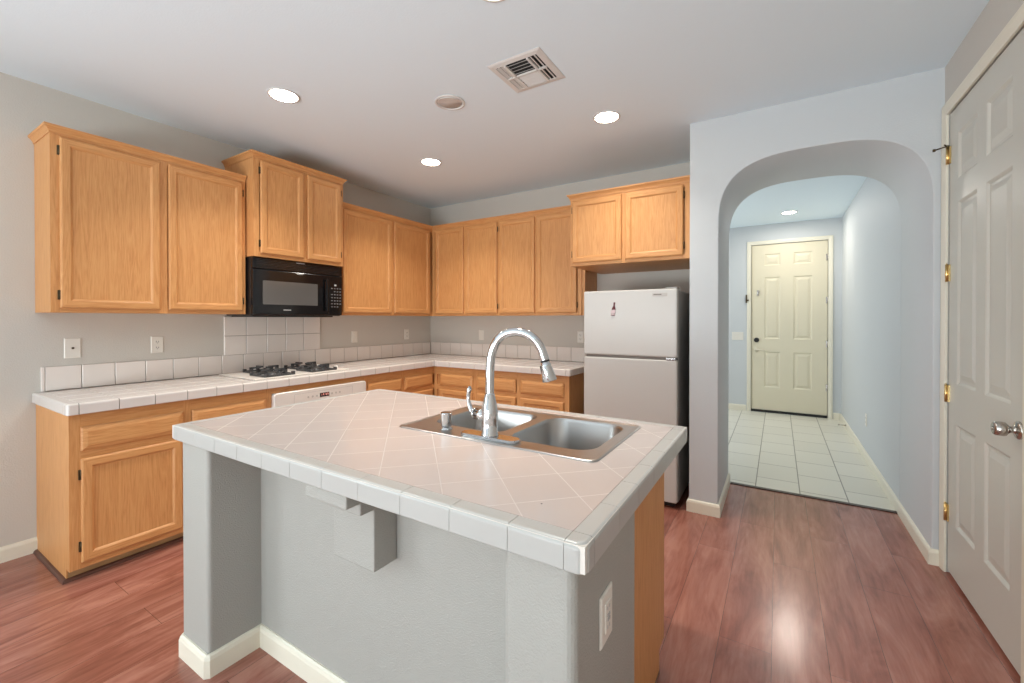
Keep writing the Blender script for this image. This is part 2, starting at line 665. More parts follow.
def window(name, mp, u0, u1, z0, z1, nm):
    m = MB(mp)
    f = 0.05
    for a, b, c, d in ((u0, u0 + f, z0, z1), (u1 - f, u1, z0, z1), (u0 + f, u1 - f, z0, z0 + f), (u0 + f, u1 - f, z1 - f, z1)):
        m.box(a, b, -0.09, -0.03, c, d)
    for k in range(1, nm):
        c = u0 + (u1 - u0) * k / nm
        m.box(c - 0.03, c + 0.03, -0.09, -0.03, z0 + f, z1 - f)
    struct(name, m, M_TRIM)


window('window_1', lambda u, v, z: (u, YR + v, z), 0.8, 3.8, 0.12, 2.25, 2)
window('window_2', lambda u, v, z: (v, u, z), -6.8, -5.0, 0.6, 2.1, 2)
window('window_3', lambda u, v, z: (XL_HALL + v, u, z), 0.95, 2.55, 0.45, 2.35, 2)

# baseboards
BB = [(0, 0), (0.015, 0), (0.015, 0.066), (0.011, 0.078), (0.005, 0.084), (0, 0.084)]


def baseboard(name, *paths):
    m = MB()
    for p in paths:
        m.sweep(p, BB)
    return struct(name, m, M_TRIM)


baseboard('baseboard_left', [(0, YR), (0, -3.284)])
baseboard('baseboard_arch', [(AX0, -0.05), (AX0, AY0), (AX1, AY0), (AX1, AY1 - 0.0)])
baseboard('baseboard_right', [(HX, DY - 0.001), (HX, AY0), (RX, AY0)], [(RX, DR0 - 0.075), (RX, YR)])
baseboard('baseboard_entry', [(XL_HALL, DY), (ED0 - 0.066, DY)], [(ED1 + 0.066, DY), (HX - 0.016, DY)])
baseboard('baseboard_rear', [(RX, YR), (3.8, YR)], [(0.8, YR), (0, YR)])


# ------------------------------------------------------------------ six panel doors
def panel_door(mp, u0, u1, z0, z1, t, cols, rows, front=0.0):
    m = MB(mp)
    us = sorted({u0, u1, *[c for p in cols for c in p]})
    zs_ = sorted({z0, z1, *[c for p in rows for c in p]})
    for a, b in zip(us[:-1], us[1:]):
        for c, d in zip(zs_[:-1], zs_[1:]):
            if (a, b) in cols and (c, d) in rows:
                rr = []
                for ins, v in ((0, 0), (0.006, -0.003), (0.014, -0.0095), (0.026, -0.0095), (0.05, -0.003), (0.054, -0.002)):
                    rr.append([(a + ins, front + v, c + ins), (b - ins, front + v, c + ins), (b - ins, front + v, d - ins), (a + ins, front + v, d - ins)])
                R = m.loft(rr, caps=False)
                m.face(R[-1])
            else:
                m.poly([(a, front, c), (b, front, c), (b, front, d), (a, front, d)])
    bk = front - t
    m.poly([(u0, bk, z0), (u1, bk, z0), (u1, bk, z1), (u0, bk, z1)])
    for a, b in (((u0, z0), (u1, z0)), ((u1, z0), (u1, z1)), ((u1, z1), (u0, z1)), ((u0, z1), (u0, z0))):
        m.poly([(a[0], front, a[1]), (b[0], front, b[1]), (b[0], bk, b[1]), (a[0], bk, a[1])])
    bmesh.ops.remove_doubles(m.bm, verts=m.bm.verts[:], dist=1e-5)
    return m


def casing(name, mp, u0, u1, zt, w, gap=0.006):
    m = MB(mp)
    prof = [(0, 0), (0.010, 0), (0.013, w * 0.25), (0.017, w * 0.7), (0.015, w), (0, w)]    # v, outward
    a0, a1, b = u0 - gap, u1 + gap, zt + gap
    rings = []
    for du, dz, z in (((-1), 0, 0.0), (-1, 1, b), (1, 1, b), (1, 0, 0.0)):
        rings.append([((a0 if du < 0 else a1) + du * o, v, z + dz * o) for v, o in prof])
    m.loft(rings)
    return struct(name, m, M_TRIM)


def hinge(mp, u, z, parent, mat=None, front=0.0):
    m = MB(mp)
    m.cyl((u, front + 0.006, z - 0.045), 0.0065, 0.09, 'z', 12)
    m.box(u - 0.020, u - 0.002, front - 0.004, front + 0.003, z - 0.044, z + 0.044)
    m.box(u + 0.002, u + 0.016, front - 0.002, front + 0.002, z - 0.044, z + 0.044)
    m.cyl((u, front + 0.006, z + 0.045), 0.004, 0.006, 'z', 10)
    return obj('hinge', m, mat or M_BRASS, parent)


cols = [(-1.538, -1.292), (-1.193, -0.947)]
rows = [(0.283, 0.805), (1.005, 1.925), (2.035, 2.272)]
m = panel_door(on_right, DR0, DR1, 0.02, DRT, 0.04, cols, rows, -0.004)
door1 = struct('door_1', m, M_DOOR)
tag(door1, 'tall off-white six-panel door in the right wall with brass hinges and nickel knob', 'door')
hs = [hinge(on_right, DR1 + 0.004, z, door1, front=0.0) for z in (2.19, 1.575, 0.945, 0.32)]
m = MB(on_right)      # hinge pin door stop on the top hinge
m.cyl((DR1 + 0.004, 0.006, 2.238), 0.009, 0.006, 'z', 12)
m.tube([(DR1 + 0.004, 0.008, 2.241), (DR1 + 0.030, 0.055, 2.236)], 0.0035, 8)
m.cyl((DR1 + 0.027, 0.052, 2.229), 0.006, 0.013, 'z', 10)
m.tube([(DR1 + 0.004, 0.008, 2.241), (DR1 - 0.026, 0.024, 2.241)], 0.0035, 8)
obj('hinge_pin_stop', m, M_BRONZE, door1, label='dark hinge pin door stop')
m = MB(on_right)
KU, KZ = -1.610, 0.922
m.lathe((KU, -0.004, KZ), [(0.034, 0), (0.034, 0.004), (0.030, 0.009), (0.016, 0.012), (0.0125, 0.014), (0.0125, 0.026), (0.018, 0.031), (0.0255, 0.037), (0.027, 0.044), (0.0255, 0.064), (0.022, 0.069), (0.008, 0.070)], 'y', 28)
m.cyl((KU, 0.0655, KZ), 0.006, 0.004, 'y', 12)
obj('door_knob', m, M_NICKEL, door1, label='satin nickel door knob')
casing('trim_2', on_right, DR0, DR1, DRT, 0.058)
m = MB(on_right)      # jamb behind the slab, dark gap under it
m.box(DR0 - 0.012, DR1 + 0.012, -0.11, -0.06, 0, DRT + 0.012)
struct('trim_3', m, M_TRIM)

cols = [(3.455, 3.652), (3.806, 4.024)]
rows = [(0.36, 0.872), (1.053, 1.937), (2.10, 2.268)]
m = panel_door(on_entry, ED0, ED1, 0.035, EDT, 0.045, cols, rows, -0.01)
door2 = struct('door_2', m, M_ENTRY)
tag(door2, 'tall cream six-panel front door at the end of the tiled hall', 'door')
for z in (2.17, 1.593, 1.002, 0.41):
    hinge(on_entry, ED1 + 0.003, z, door2, M_NICKEL, front=-0.006)
m = MB(on_entry)
m.lathe((3.361, -0.01, 1.034), [(0.034, 0), (0.034, 0.012), (0.028, 0.02), (0.01, 0.022)], 'y', 24)
obj('deadbolt', m, M_BLACK2, door2, label='round black deadbolt')
m = MB(on_entry)
m.lathe((3.36, -0.01, 0.895), [(0.032, 0), (0.032, 0.006), (0.012, 0.01), (0.011, 0.045), (0.006, 0.05)], 'y', 20)
m.tube([(3.36, 0.038, 0.895), (3.40, 0.042, 0.896), (3.47, 0.042, 0.882)], 0.008, 10)
obj('lever_handle', m, plain('pale_lever', srgb(214, 206, 186), 0.3), door2)
m = MB(on_entry)
m.box(3.362, 3.394, -0.01, 0.004, 1.672, 1.75, bev=0.003)
m.box(3.368, 3.388, 0.004, 0.010, 1.69, 1.73, bev=0.003)
obj('door_viewer', m, M_NICKEL, door2)
m = MB(on_entry); m.box(ED0, ED1, -0.055, 0.004, 0.001, 0.034); obj('door_sweep', m, M_DARK, door2, label='black sweep under the door')
casing('trim_4', on_entry, ED0, ED1, EDT, 0.052)
m = MB(on_entry); m.box(ED0 - 0.01, ED1 + 0.01, -0.115, -0.07, 0, EDT + 0.012); struct('trim_5', m, M_TRIM)
m = MB(on_entry); m.box(3.222, 3.24, 0.015, 0.03, 1.57, 1.69, bev=0.003); m.box(3.224, 3.262, 0.017, 0.024, 1.60, 1.62)
tag(obj('door_latch_guard', m, M_BRONZE, origin=(3.23, DY - 0.02, 1.57)), 'small dark metal latch on the left casing of the front door', 'latch')


# ------------------------------------------------------------------ oak cabinets
def frame_front(mp, u0, u1, z0, z1, v0, t=0.019, stile=0.050):
    """mitred frame and flat panel front; materials 0 vertical grain, 1 horizontal grain"""
    m = MB(mp)
    prof = [(0, 0), (0, t - 0.007), (0.004, t - 0.002), (0.009, t), (stile - 0.012, t), (stile - 0.008, t - 0.002), (stile, t - 0.0095), (stile + 0.002, t - 0.0095)]
    rings = [[(u0 + i, v0 + v, z0 + i), (u1 - i, v0 + v, z0 + i), (u1 - i, v0 + v, z1 - i), (u0 + i, v0 + v, z1 - i)] for i, v in prof]
    R = m.loft(rings, caps=False)
    for a, b in zip(R[:-1], R[1:]):
        for i in (0, 2):
            f = m.bm.faces.get([a[i], a[i + 1], b[i + 1], b[i]])
            if f:
                f.material_index = 1
    m.face(R[-1], 0)
    m.face(R[0][::-1], 0)
    return m


def slab_front(mp, u0, u1, z0, z1, v0, t=0.019):
    """drawer front with a wide bevelled edge and a raised field"""
    m = MB(mp)
    prof = [(0, 0), (0, t - 0.011), (0.007, t - 0.006), (0.022, t - 0.001), (0.025, t)]
    rings = [[(u0 + i, v0 + v, z0 + i), (u1 - i, v0 + v, z0 + i), (u1 - i, v0 + v, z1 - i), (u0 + i, v0 + v, z1 - i)] for i, v in prof]
    R = m.loft(rings, caps=False)
    m.face(R[-1])
    m.face(R[0][::-1])
    return m


def cab_hinge(mp, u, z, v, parent):
    m = MB(mp)
    m.box(u - 0.007, u + 0.003, v - 0.001, v + 0.006, z - 0.026, z + 0.026, bev=0.002)
    m.cyl((u + 0.002, v + 0.008, z - 0.024), 0.0042, 0.048, 'z', 10)
    return obj('hinge', m, M_BRONZE, parent)


def face_frame(mp, u0, u1, z0, z1, v, hmat, parent, mids=(), rails=(), sw=0.038):
    m = MB(mp)
    st = [u0, u1 - sw] + [x - sw / 2 for x in mids]
    for s in st:
        m.box(s, s + sw, v - 0.019, v, z0, z1, mi=0)
    xs = sorted([(s, s + sw) for s in st])
    for (a, b), (c, d) in zip(xs[:-1], xs[1:]):
        for r0, r1 in [(z0, z0 + sw), (z1 - sw, z1)] + list(rails):
            m.box(b, c, v - 0.019, v - 0.0002, r0, r1, mi=1)
    return obj('face_frame', m, [OZ, hmat], parent)


CROWN = [(0, -0.010), (0.004, -0.010), (0.005, 0.000), (0.011, 0.010), (0.019, 0.020), (0.023, 0.022), (0.025, 0.032), (0, 0.032)]


def crown(path, z, parent, mats, seg=None):
    m = MB()
    m.sweep(path, [(o, z + h) for o, h in CROWN], seg)
    return obj('crown_molding', m, mats, parent)


def upper_cabinet(mp, hmat, u0, u1, z0, z1, D, doors, loc, label, hinges, mids=None):
    t = thing('wall_cabinet', loc, label, 'cabinet', 'oak wall cabinets')
    m = MB(mp); m.box(u0, u1, 0.001, D - 0.019, z0, z1); obj('carcass', m, OZ, t)
    face_frame(mp, u0, u1, z0, z1, D, hmat, t, mids=[(a[1] + b[0]) / 2 for a, b in zip(doors[:-1], doors[1:])])
    for (a, b), hg in zip(doors, hinges):
        d = obj('door', frame_front(mp, a, b, z0 + 0.024, z1 - 0.024, D + 0.0005), [OZ, hmat], t)
        if hg:
            for z in (z0 + 0.095, z1 - 0.095):
                cab_hinge(mp, a - 0.002 if hg == 'l' else b + 0.004, z, D + 0.0005, d)
    return t


UD, UB, UT = 0.311, 1.371, 2.343
c1 = upper_cabinet(on_left, OY, -3.285, -2.298, UB, UT, UD, [(-3.250, -2.808), (-2.765, -2.322)], (0, -2.79, UB),
                   'double oak wall cabinet hung leftmost, left of the black microwave', 'lr')
crown([(0, -3.285), (UD, -3.285), (UD, -2.299)], UT, c1, OY)
MWD = 0.41
c2 = upper_cabinet(on_left, OY, -2.290, -1.545, 1.792, 2.512, MWD, [(-2.246, -1.912), (-1.880, -1.574)], (0, -1.92, 1.79),
                   'short raised oak wall cabinet directly above the black microwave', 'lr')
crown([(0, -2.290), (MWD, -2.290), (MWD, -1.545), (0, -1.545)], 2.512, c2, OY)
c3 = upper_cabinet(on_left, OY, -1.537, -0.001, UB, UT, UD, [(-1.480, -0.914), (-0.879, -0.362)], (0, -0.77, UB),
                   'oak wall cabinet on the left wall between the microwave and the corner', ('', ''))
RUN = [(UD, -1.537), (UD, -UD), (2.183, -UD)]
crown(RUN, UT, c3, OY, (0, 1))
c4 = upper_cabinet(on_back, OX, UD + 0.001, 1.210, UB, UT, UD, [(0.370, 0.765), (0.792, 1.196)], (0.76, 0, UB),
                   'double oak wall cabinet on the back wall, next to the corner', ('', 'r'))
c5 = upper_cabinet(on_back, OX, 1.211, 2.110, UB, UT, UD, [(1.226, 1.630), (1.652, 2.066)], (1.66, 0, UB),
                   'double oak wall cabinet on the back wall, just left of the cabinet over the fridge', ('l', 'r'))
for cc, a, b in ((c4, 0, 1), (c5, 1, 2)):
    path = [(UD, -1.537), (UD, -UD), (1.2105, -UD), (2.185, -UD)]
    crown(path, UT, cc, OX, (a + 1, b + 1))
m = MB(on_back); m.box(2.111, 2.140, 0.001, UD - 0.01, UB, UT); obj('filler_panel', m, OZ, c5)
OD = 0.71
c6 = upper_cabinet(on_back, OX, 2.180, AX0 - 0.002, 1.765, 2.312, OD, [(2.200, 2.607), (2.634, 3.052)], (2.64, 0, 1.765),
                   'deep short oak cabinet mounted over the white refrigerator', 'lr')
crown([(2.180, 0), (2.180, -OD), (AX0 - 0.003, -OD)][0:], 2.312, c6, OX)

# base cabinets -------------------------------------------------------------
BD, BT, TK = 0.61, 0.854, 0.085


def base_cabinet(mp, hmat, u0, u1, fronts, loc, label, end=None, hide0=0.0):
    """fronts: (u0, u1, z0, z1, kind, hinge side)"""
    t = thing('base_cabinet', loc, label, 'cabinet', 'oak base cabinets')
    m = MB(mp)
    m.box(u0, u1, 0.001, BD - 0.019, TK, BT)
    obj('carcass', m, OZ, t)
    if end:
        a = u0 if end == 'l' else u1
        s = -1 if end == 'l' else 1
        pm = MB(mp)
        x0, x1 = sorted((a, a + s * 0.006))
        prof = [(0.001, 0), (BD - 0.055, 0), (BD - 0.055, TK - 0.02), (BD - 0.0, TK - 0.02), (BD - 0.0, BT), (0.001, BT)]
        pm.loft([[(x0, v, z) for v, z in prof], [(x1, v, z) for v, z in prof]])
        obj('end_panel', pm, OZ, t)
    ups = sorted({(f[0], f[1]) for f in fronts if f[4] == 'drawer'})
    face_frame(mp, u0 + hide0, u1, TK - 0.02, BT, BD, hmat, t, mids=[(a[1] + b[0]) / 2 for a, b in zip(ups[:-1], ups[1:])], rails=[(0.620, 0.668), (0.775, BT - 0.0385)])
    m = MB(mp); m.box(u0 + hide0, u1, BD - 0.075, BD - 0.056, 0.001, TK); obj('toe_board', m, M_TOE, t)
    for a, b, z0, z1, k, hg in fronts:
        if k == 'drawer':
            obj('drawer', slab_front(mp, a, b, z0, z1, BD + 0.0005), hmat, t)
        else:
            d = obj('door', frame_front(mp, a, b, z0, z1, BD + 0.0005), [OZ, hmat], t)
            if hg:
                for z in (z0 + 0.08, z1 - 0.08):
                    cab_hinge(mp, a - 0.002 if hg == 'l' else b + 0.004, z, BD + 0.0005, d)
    return t


DZ0, DZ1, BZ0, BZ1 = 0.664, 0.786, 0.098, 0.624
base_cabinet(on_left, OY, -3.279, -2.284, [(-3.243, -2.803, DZ0, DZ1, 'drawer', ''), (-3.243, -2.808, BZ0, BZ1, 'door', 'l'),
                                          (-2.758, -2.318, DZ0, DZ1, 'drawer', ''), (-2.758, -2.318, BZ0, BZ1, 'door', 'r')],
             (0, -2.78, 0), 'oak base cabinet at the left end of the run, below the cream wall plates', end='l')
base_cabinet(on_left, OY, -1.488, -0.001, [(-1.457, -1.062, DZ0, DZ1, 'drawer', ''), (-1.457, -1.062, BZ0, BZ1, 'door', 'l'),
                                          (-1.030, -0.642, DZ0, DZ1, 'drawer', ''), (-1.030, -0.642, BZ0, BZ1, 'door', 'r')],
             (0, -0.75, 0), 'oak base cabinet on the left wall between the white oven and the corner')
base_cabinet(on_back, OX, BD + 0.001, 1.139, [(0.692, 1.112, DZ0, DZ1, 'drawer', ''), (0.692, 1.112, BZ0, BZ1, 'door', '')],
             (0.87, 0, 0), 'single-drawer oak base cabinet on the back wall beside the corner')
base_cabinet(on_back, OX, 1.140, 2.118, [(1.168, 1.600, DZ0, DZ1, 'drawer', ''), (1.168, 1.600, BZ0, BZ1, 'door', ''),
                                        (1.650, 2.078, DZ0, DZ1, 'drawer', ''), (1.650, 2.078, BZ0, BZ1, 'door', '')],
             (1.63, 0, 0), 'two-drawer oak base cabinet on the back wall, ending beside the refrigerator', end='r')
# rail over and below the oven, part of the cabinet run
t = thing('oven_cabinet', (0, -1.886, 0), 'oak surround framing the white built-in oven under the cooktop', 'cabinet')
m = MB(on_left)
m.box(-2.283, -1.489, BD - 0.019, BD, 0.812, BT)
m.box(-2.283, -1.489, BD - 0.019, BD, TK - 0.02, 0.14)
m.box(-2.283, -2.277, 0.001, BD, 0.14, 0.812); m.box(-1.495, -1.489, 0.001, BD, 0.14, 0.812)
obj('face_frame', m, OY, t)
m = MB(on_left); m.box(-2.283, -1.489, BD - 0.075, BD - 0.056, 0.001, TK); obj('toe_board', m, M_TOE, t)
# shoe molding on the floor
m = MB()
SH = [(0, 0), (0.017, 0), (0.015, 0.009), (0.009, 0.015), (0, 0.017)]
m.sweep([(0.001, -3.2855), (BD - 0.0545, -3.2855), (BD - 0.0545, -BD + 0.0545), (2.1245, -BD + 0.0545), (2.1245, -0.001)], SH)
struct('trim_6', m, M_SHOE)

# ------------------------------------------------------------------ tiled worktop and backsplash
CT, CB = 0.913, 0.855
PITCH, GAP = 0.155, 0.0035
t = thing('worktop', (0, 0, CB), 'white tiled L-shaped worktop along the left and back walls', 'worktop')
CX, EX0, EX1 = 0.645, -3.300, 2.150       # depth, left end, right end
m = MB()
pts = [(0.002, EX0 + 0.008), (CX - 0.008, EX0 + 0.008), (CX - 0.008, -CX + 0.008), (EX1 - 0.008, -CX + 0.008), (EX1 - 0.008, -0.002), (0.002, -0.002)]
m.prism(pts, CB + 0.004, CT - 0.004, mi=1)
ew = 0.045       # width of the edge tiles on the top


def rows_of(a, b, p=PITCH):
    out = []
    x = a
    while x < b - 0.02:
        out.append((x + GAP / 2, min(x + p, b) - GAP / 2))
        x += p
    return out


ys = rows_of(EX0 + ew, -0.002)
for (x0, x1) in rows_of(0.012, CX - ew):
    for (y0, y1) in ys:
        m.cbox(x0, x1, y0, y1, CT - 0.008, CT, 'z', 0.0015)
for (y1, y0) in [(-a, -b) for a, b in rows_of(0.012, CX - ew)]:
    for (x0, x1) in rows_of(CX - ew, EX1 - ew):
        m.cbox(x0, x1, y0, y1, CT - 0.008, CT, 'z', 0.0015)
obj('tile_top', m, [M_TILE, M_GROUT], t)


def edge_profile(r=0.011):
    pr = [(-ew + 0.001, CT - 0.012), (-ew + 0.001, CT)]
    for k in range(7):
        a = math.pi / 2 * k / 6
        pr.append((-r + r * math.sin(a), CT - r + r * math.cos(a)))
    pr += [(0, CB + 0.003), (-0.003, CB), (-ew + 0.02, CB), (-ew + 0.02, CT - 0.012)]
    return pr


def edge_run(m, p0, p1, pitch=PITCH, first=None, mi=0, prof=None, GAP=GAP):
    """edge tiles from p0 to p1, outside on the right of the direction"""
    L = math.dist(p0, p1)
    d = ((p1[0] - p0[0]) / L, (p1[1] - p0[1]) / L)
    n = (d[1], -d[0])
    s = 0.0
    cuts = [0.0]
    x = first if first else pitch
    while x < L - 0.03:
        cuts.append(x)
        x += pitch
    cuts.append(L)
    prof = prof or edge_profile()
    for a, b in zip(cuts[:-1], cuts[1:]):
        rings = []
        for q in (a + GAP / 2, b - GAP / 2):
            rings.append([(p0[0] + d[0] * q + n[0] * o, p0[1] + d[1] * q + n[1] * o, z) for o, z in prof])
        m.loft(rings)


def corner_tile(m, c, sx, sy, r=0.011, vr=0.014, top=None, bot=None, GAP=GAP):
    """outside corner piece of the edge; c is the outer corner, sx/sy point inwards"""
    top = CT if top is None else top
    bot = CB if bot is None else bot
    rings = []
    for k in range(7):
        a = math.pi / 2 * k / 6
        ins, z = r * (1 - math.cos(a)), top - r + r * math.sin(a)
        rings.append((ins, z))
    rings = [(0.003, bot), (0, bot + 0.003)] + rings
    out = []
    g = GAP / 2
    for ins, z in rings:
        rr = max(vr - ins * 0.5, 0.006)
        p = [(ew - g, ew - g), (ew - g, ins)]
        for k in range(7):
            a = math.pi / 2 * k / 6
            p.append((ins + rr - rr * math.sin(a), ins + rr - rr * math.cos(a)))
        p.append((ins, ew - g))
        out.append([(c[0] + sx * x, c[1] + sy * y, z) for x, y in p])
    m.loft(out)


m = MB()
edge_run(m, (0.002, EX0), (CX - ew, EX0), pitch=0.9)
corner_tile(m, (CX, EX0), -1, 1)
edge_run(m, (CX, EX0 + ew), (CX, -CX - ew), first=PITCH)
edge_run(m, (CX, -CX - ew), (CX, -CX + 0.0))
edge_run(m, (CX, -CX), (CX + ew, -CX))
edge_run(m, (CX + ew, -CX), (EX1 - ew, -CX))
corner_tile(m, (EX1, -CX), -1, 1)
edge_run(m, (EX1, -CX + ew), (EX1, -0.002))
obj('edge_tiling', m, M_TILE, t)

# backsplash tiles
BS0, BS1, BS2 = CT + 0.001, 1.056, 1.3555
m = MB(on_left)
m.box(-3.262, -0.012, 0.0005, 0.008, BS0, BS1 - 0.002, mi=1)
m.box(-2.303, -1.500, 0.0005, 0.008, BS1, BS2 - 0.002, mi=1)
m.box(-3.266, -3.250, 0.0005, 0.013, BS0, BS1, bev=0.003, mi=0)
x = -3.250
while x < -0.03:
    m.cbox(x + GAP / 2, min(x + PITCH, -0.014) - GAP / 2, 0.001, 0.012, BS0 + 0.002, BS1, 'v', 0.002)
    x += PITCH
TP = 0.162
for k in range(5):
    a = -2.305 + TP * k
    for z0, z1 in ((BS1, 1.205), (1.205, BS2)):
        m.cbox(a + GAP / 2, a + TP - GAP / 2, 0.001, 0.0125, z0 + GAP / 2, z1 - GAP / 2, 'v', 0.002)
tag(obj('tile_backsplash', m, [M_SPLASH, M_GROUT], origin=(0, -1.9, CT)), 'white tile backsplash on the left wall, stepped up behind the cooktop', 'backsplash', 'white tile backsplashes')
m = MB(on_back)
m.box(0.010, 2.118, 0.0005, 0.008, BS0, BS1 - 0.002, mi=1)
x = 0.014
while x < 2.11:
    m.cbox(x + GAP / 2, min(x + PITCH, 2.12) - GAP / 2, 0.001, 0.012, BS0 + 0.002, BS1, 'v', 0.002)
    x += PITCH
tag(obj('tile_backsplash', m, [M_SPLASH, M_GROUT], origin=(1.06, 0, CT)), 'low single row of white backsplash tiles along the back wall', 'backsplash', 'white tile backsplashes')


# ------------------------------------------------------------------ wall plates
def wall_plate(mp, u, z, w, h, kind, name, label, cat, loc, v=0.0):
    t = thing(name, loc, label, cat, 'pale wall plates')
    m = MB(mp)
    prof = [(0, 0.0005), (0, 0.003), (0.004, 0.006)]
    R = m.loft([[(u - w / 2 + i, v + q, z - h / 2 + i), (u + w / 2 - i, v + q, z - h / 2 + i), (u + w / 2 - i, v + q, z + h / 2 - i), (u - w / 2 + i, v + q, z + h / 2 - i)] for i, q in prof])
    obj('cover_plate', m, M_PLASTIC, t)
    if kind == 'duplex':
        for s in (-1, 1):
            m = MB(mp)
            zz = z + s * 0.020
            m.loft([[(a, v + q, b) for a, b in rrect(u - 0.0165, u + 0.0165, zz - 0.0145, zz + 0.0145, 0.011, 4)] for q in (0.004, 0.0075)])
            r = obj('receptacle', m, M_PLASTIC, t)
            m = MB(mp)
            m.box(u - 0.0075, u - 0.005, v + 0.0072, v + 0.0079, zz - 0.004, zz + 0.006)
            m.box(u + 0.005, u + 0.0075, v + 0.0072, v + 0.0079, zz - 0.004, zz + 0.005)
            m.cyl((u, v + 0.0072, zz - 0.0085), 0.0022, 0.0007, 'y', 10)
            obj('slot', m, M_DARK, r)
    elif kind == 'coax':
        m = MB(mp)
        m.cyl((u, v + 0.005, z), 0.007, 0.004, 'y', 6)
        m.cyl((u, v + 0.009, z), 0.0045, 0.006, 'y', 12)
        obj('jack', m, M_BRONZE, t)
    elif kind == 'gfci':
        m = MB(mp)
        m.box(u - 0.017, u + 0.017, v + 0.004, v + 0.009, z - 0.034, z + 0.034, bev=0.002)
        r = obj('receptacle', m, M_PLASTIC, t)
        m = MB(mp)
        for s in (-1, 1):
            m.box(u - 0.008, u - 0.005, v + 0.0088, v + 0.0096, z + s * 0.022 - 0.004, z + s * 0.022 + 0.004)
            m.box(u + 0.005, u + 0.008, v + 0.0088, v + 0.0096, z + s * 0.022 - 0.004, z + s * 0.022 + 0.004)
        m.box(u - 0.008, u + 0.008, v + 0.0088, v + 0.0105, z + 0.002, z + 0.008)
        m.box(u - 0.008, u + 0.008, v + 0.0088, v + 0.0105, z - 0.008, z - 0.002)
        obj('slot', m, M_MARK, r)
    elif kind == 'rocker':
        for k in (-1, 0, 1) if w > 0.1 else (0,):
            m = MB(mp)
            c = u + k * 0.046
            m.loft([[(c - 0.0165, v + 0.004, z - 0.033), (c + 0.0165, v + 0.004, z - 0.033), (c + 0.0165, v + 0.004, z + 0.033), (c - 0.0165, v + 0.004, z + 0.033)],
                    [(c - 0.0155, v + 0.007, z - 0.032), (c + 0.0155, v + 0.007, z - 0.032), (c + 0.0155, v + 0.010, z + 0.032), (c - 0.0155, v + 0.010, z + 0.032)]])
            obj('switch', m, M_PLASTIC, t)
    return t


wall_plate(on_left, -3.133, 1.160, 0.074, 0.120, 'coax', 'wall_plate', 'cream cable plate with one dark jack, leftmost on the left wall', 'wall plate', (0, -3.133, 1.16))
wall_plate(on_left, -2.719, 1.160, 0.070, 0.115, 'duplex', 'power_outlet', 'cream outlet under the leftmost wall cabinet, left of the cooktop', 'outlet', (0, -2.719, 1.16))
wall_plate(on_left, -1.108, 1.158, 0.070, 0.115, 'rocker', 'light_switch', 'plain pale switch plate on the left wall right of the cooktop', 'switch', (0, -1.108, 1.16))
wall_plate(on_left, -0.399, 1.162, 0.070, 0.115, 'duplex', 'power_outlet', 'cream outlet on the left wall nearest the corner', 'outlet', (0, -0.399, 1.16))
wall_plate(on_back, 0.768, 1.156, 0.070, 0.115, 'rocker', 'light_switch', 'pale switch plate on the back wall near the corner, behind the faucet arc', 'switch', (0.768, 0, 1.16))
wall_plate(on_back, 1.972, 1.159, 0.070, 0.115, 'duplex', 'power_outlet', 'cream outlet on the back wall just left of the refrigerator', 'outlet', (1.972, 0, 1.16))
wall_plate(on_entry, 3.118, 1.087, 0.150, 0.118, 'rocker', 'light_switch', 'wide triple switch plate left of the front door', 'switch', (3.118, DY, 1.09))
wall_plate(lambda u, v, z: (HX - v, u, z), 1.267, 0.379, 0.070, 0.115, 'duplex', 'power_outlet', 'low outlet on the right wall of the tiled hall', 'outlet', (HX, 1.267, 0.38))

m = MB(lambda u, v, z: (HX - v, u, z))
m.cyl((2.55, 0.0155, 0.055), 0.012, 0.006, 'y', 12); m.cyl((2.55, 0.0215, 0.055), 0.006, 0.06, 'y', 10); m.cyl((2.55, 0.0815, 0.055), 0.009, 0.012, 'y', 12)
tag(obj('door_stop', m, M_NICKEL, origin=(HX, 2.55, 0.055)), 'small spring door stop on the hall baseboard near the front door', 'door stop')

# ------------------------------------------------------------------ microwave
t = thing('microwave', (0.2, -1.91, 1.357), 'black over-the-range microwave hung above the cooktop', 'microwave')
y0, y1, z0, z1, fx = -2.286, -1.538, 1.362, 1.789, 0.36
m = MB(on_left)
m.box(y0, y1, 0.002, fx, z0, z1, bev=0.004)
m.box(y0 + 0.02, y1 - 0.06, 0.04, fx - 0.02, 1.352, z0 + 0.002)
obj('body', m, M_BLACK2, t)
m = MB(on_left)
m.box(y0, y1, fx + 0.0005, fx + 0.026, 1.706, z1 - 0.001, bev=0.005)
vent = obj('vent_grille', m, M_BLACK, t)
m = MB(on_left)
for k in range(5):
    m.box(y0 + 0.03, y1 - 0.03, fx + 0.0262, fx + 0.0272, 1.718 + k * 0.012, 1.7215 + k * 0.012)
obj('louver', m, M_BLACK2, vent)
m = MB(on_left); m.box(-1.955, -1.885, fx + 0.0262, fx + 0.0272, 1.774, 1.781); obj('badge', m, M_MARK, vent, label='small pale mark on the grille')
m = MB(on_left)
m.box(y0, -1.672, fx + 0.0005, fx + 0.028, z0 + 0.006, 1.703, bev=0.006)
dr = obj('door', m, M_BLACK, t)
m = MB(on_left)
m.loft([[(a, v, b) for a, b in rrect(-2.215, -1.772, 1.445, 1.622, 0.006, 3)] for v in (fx + 0.027, fx + 0.0285)])
obj('window', m, M_MWGLASS, dr, label='grey meshed window')
m = MB(on_left)
m.box(-1.708, -1.690, fx + 0.045, fx + 0.058, 1.405, 1.672, bev=0.005)
for z in (1.418, 1.650):
    m.box(-1.706, -1.692, fx + 0.027, fx + 0.050, z, z + 0.014)
obj('handle', m, M_BLACK, dr)
m = MB(on_left)
m.box(-2.06, -2.00, fx + 0.0283, fx + 0.0289, 1.402, 1.408)
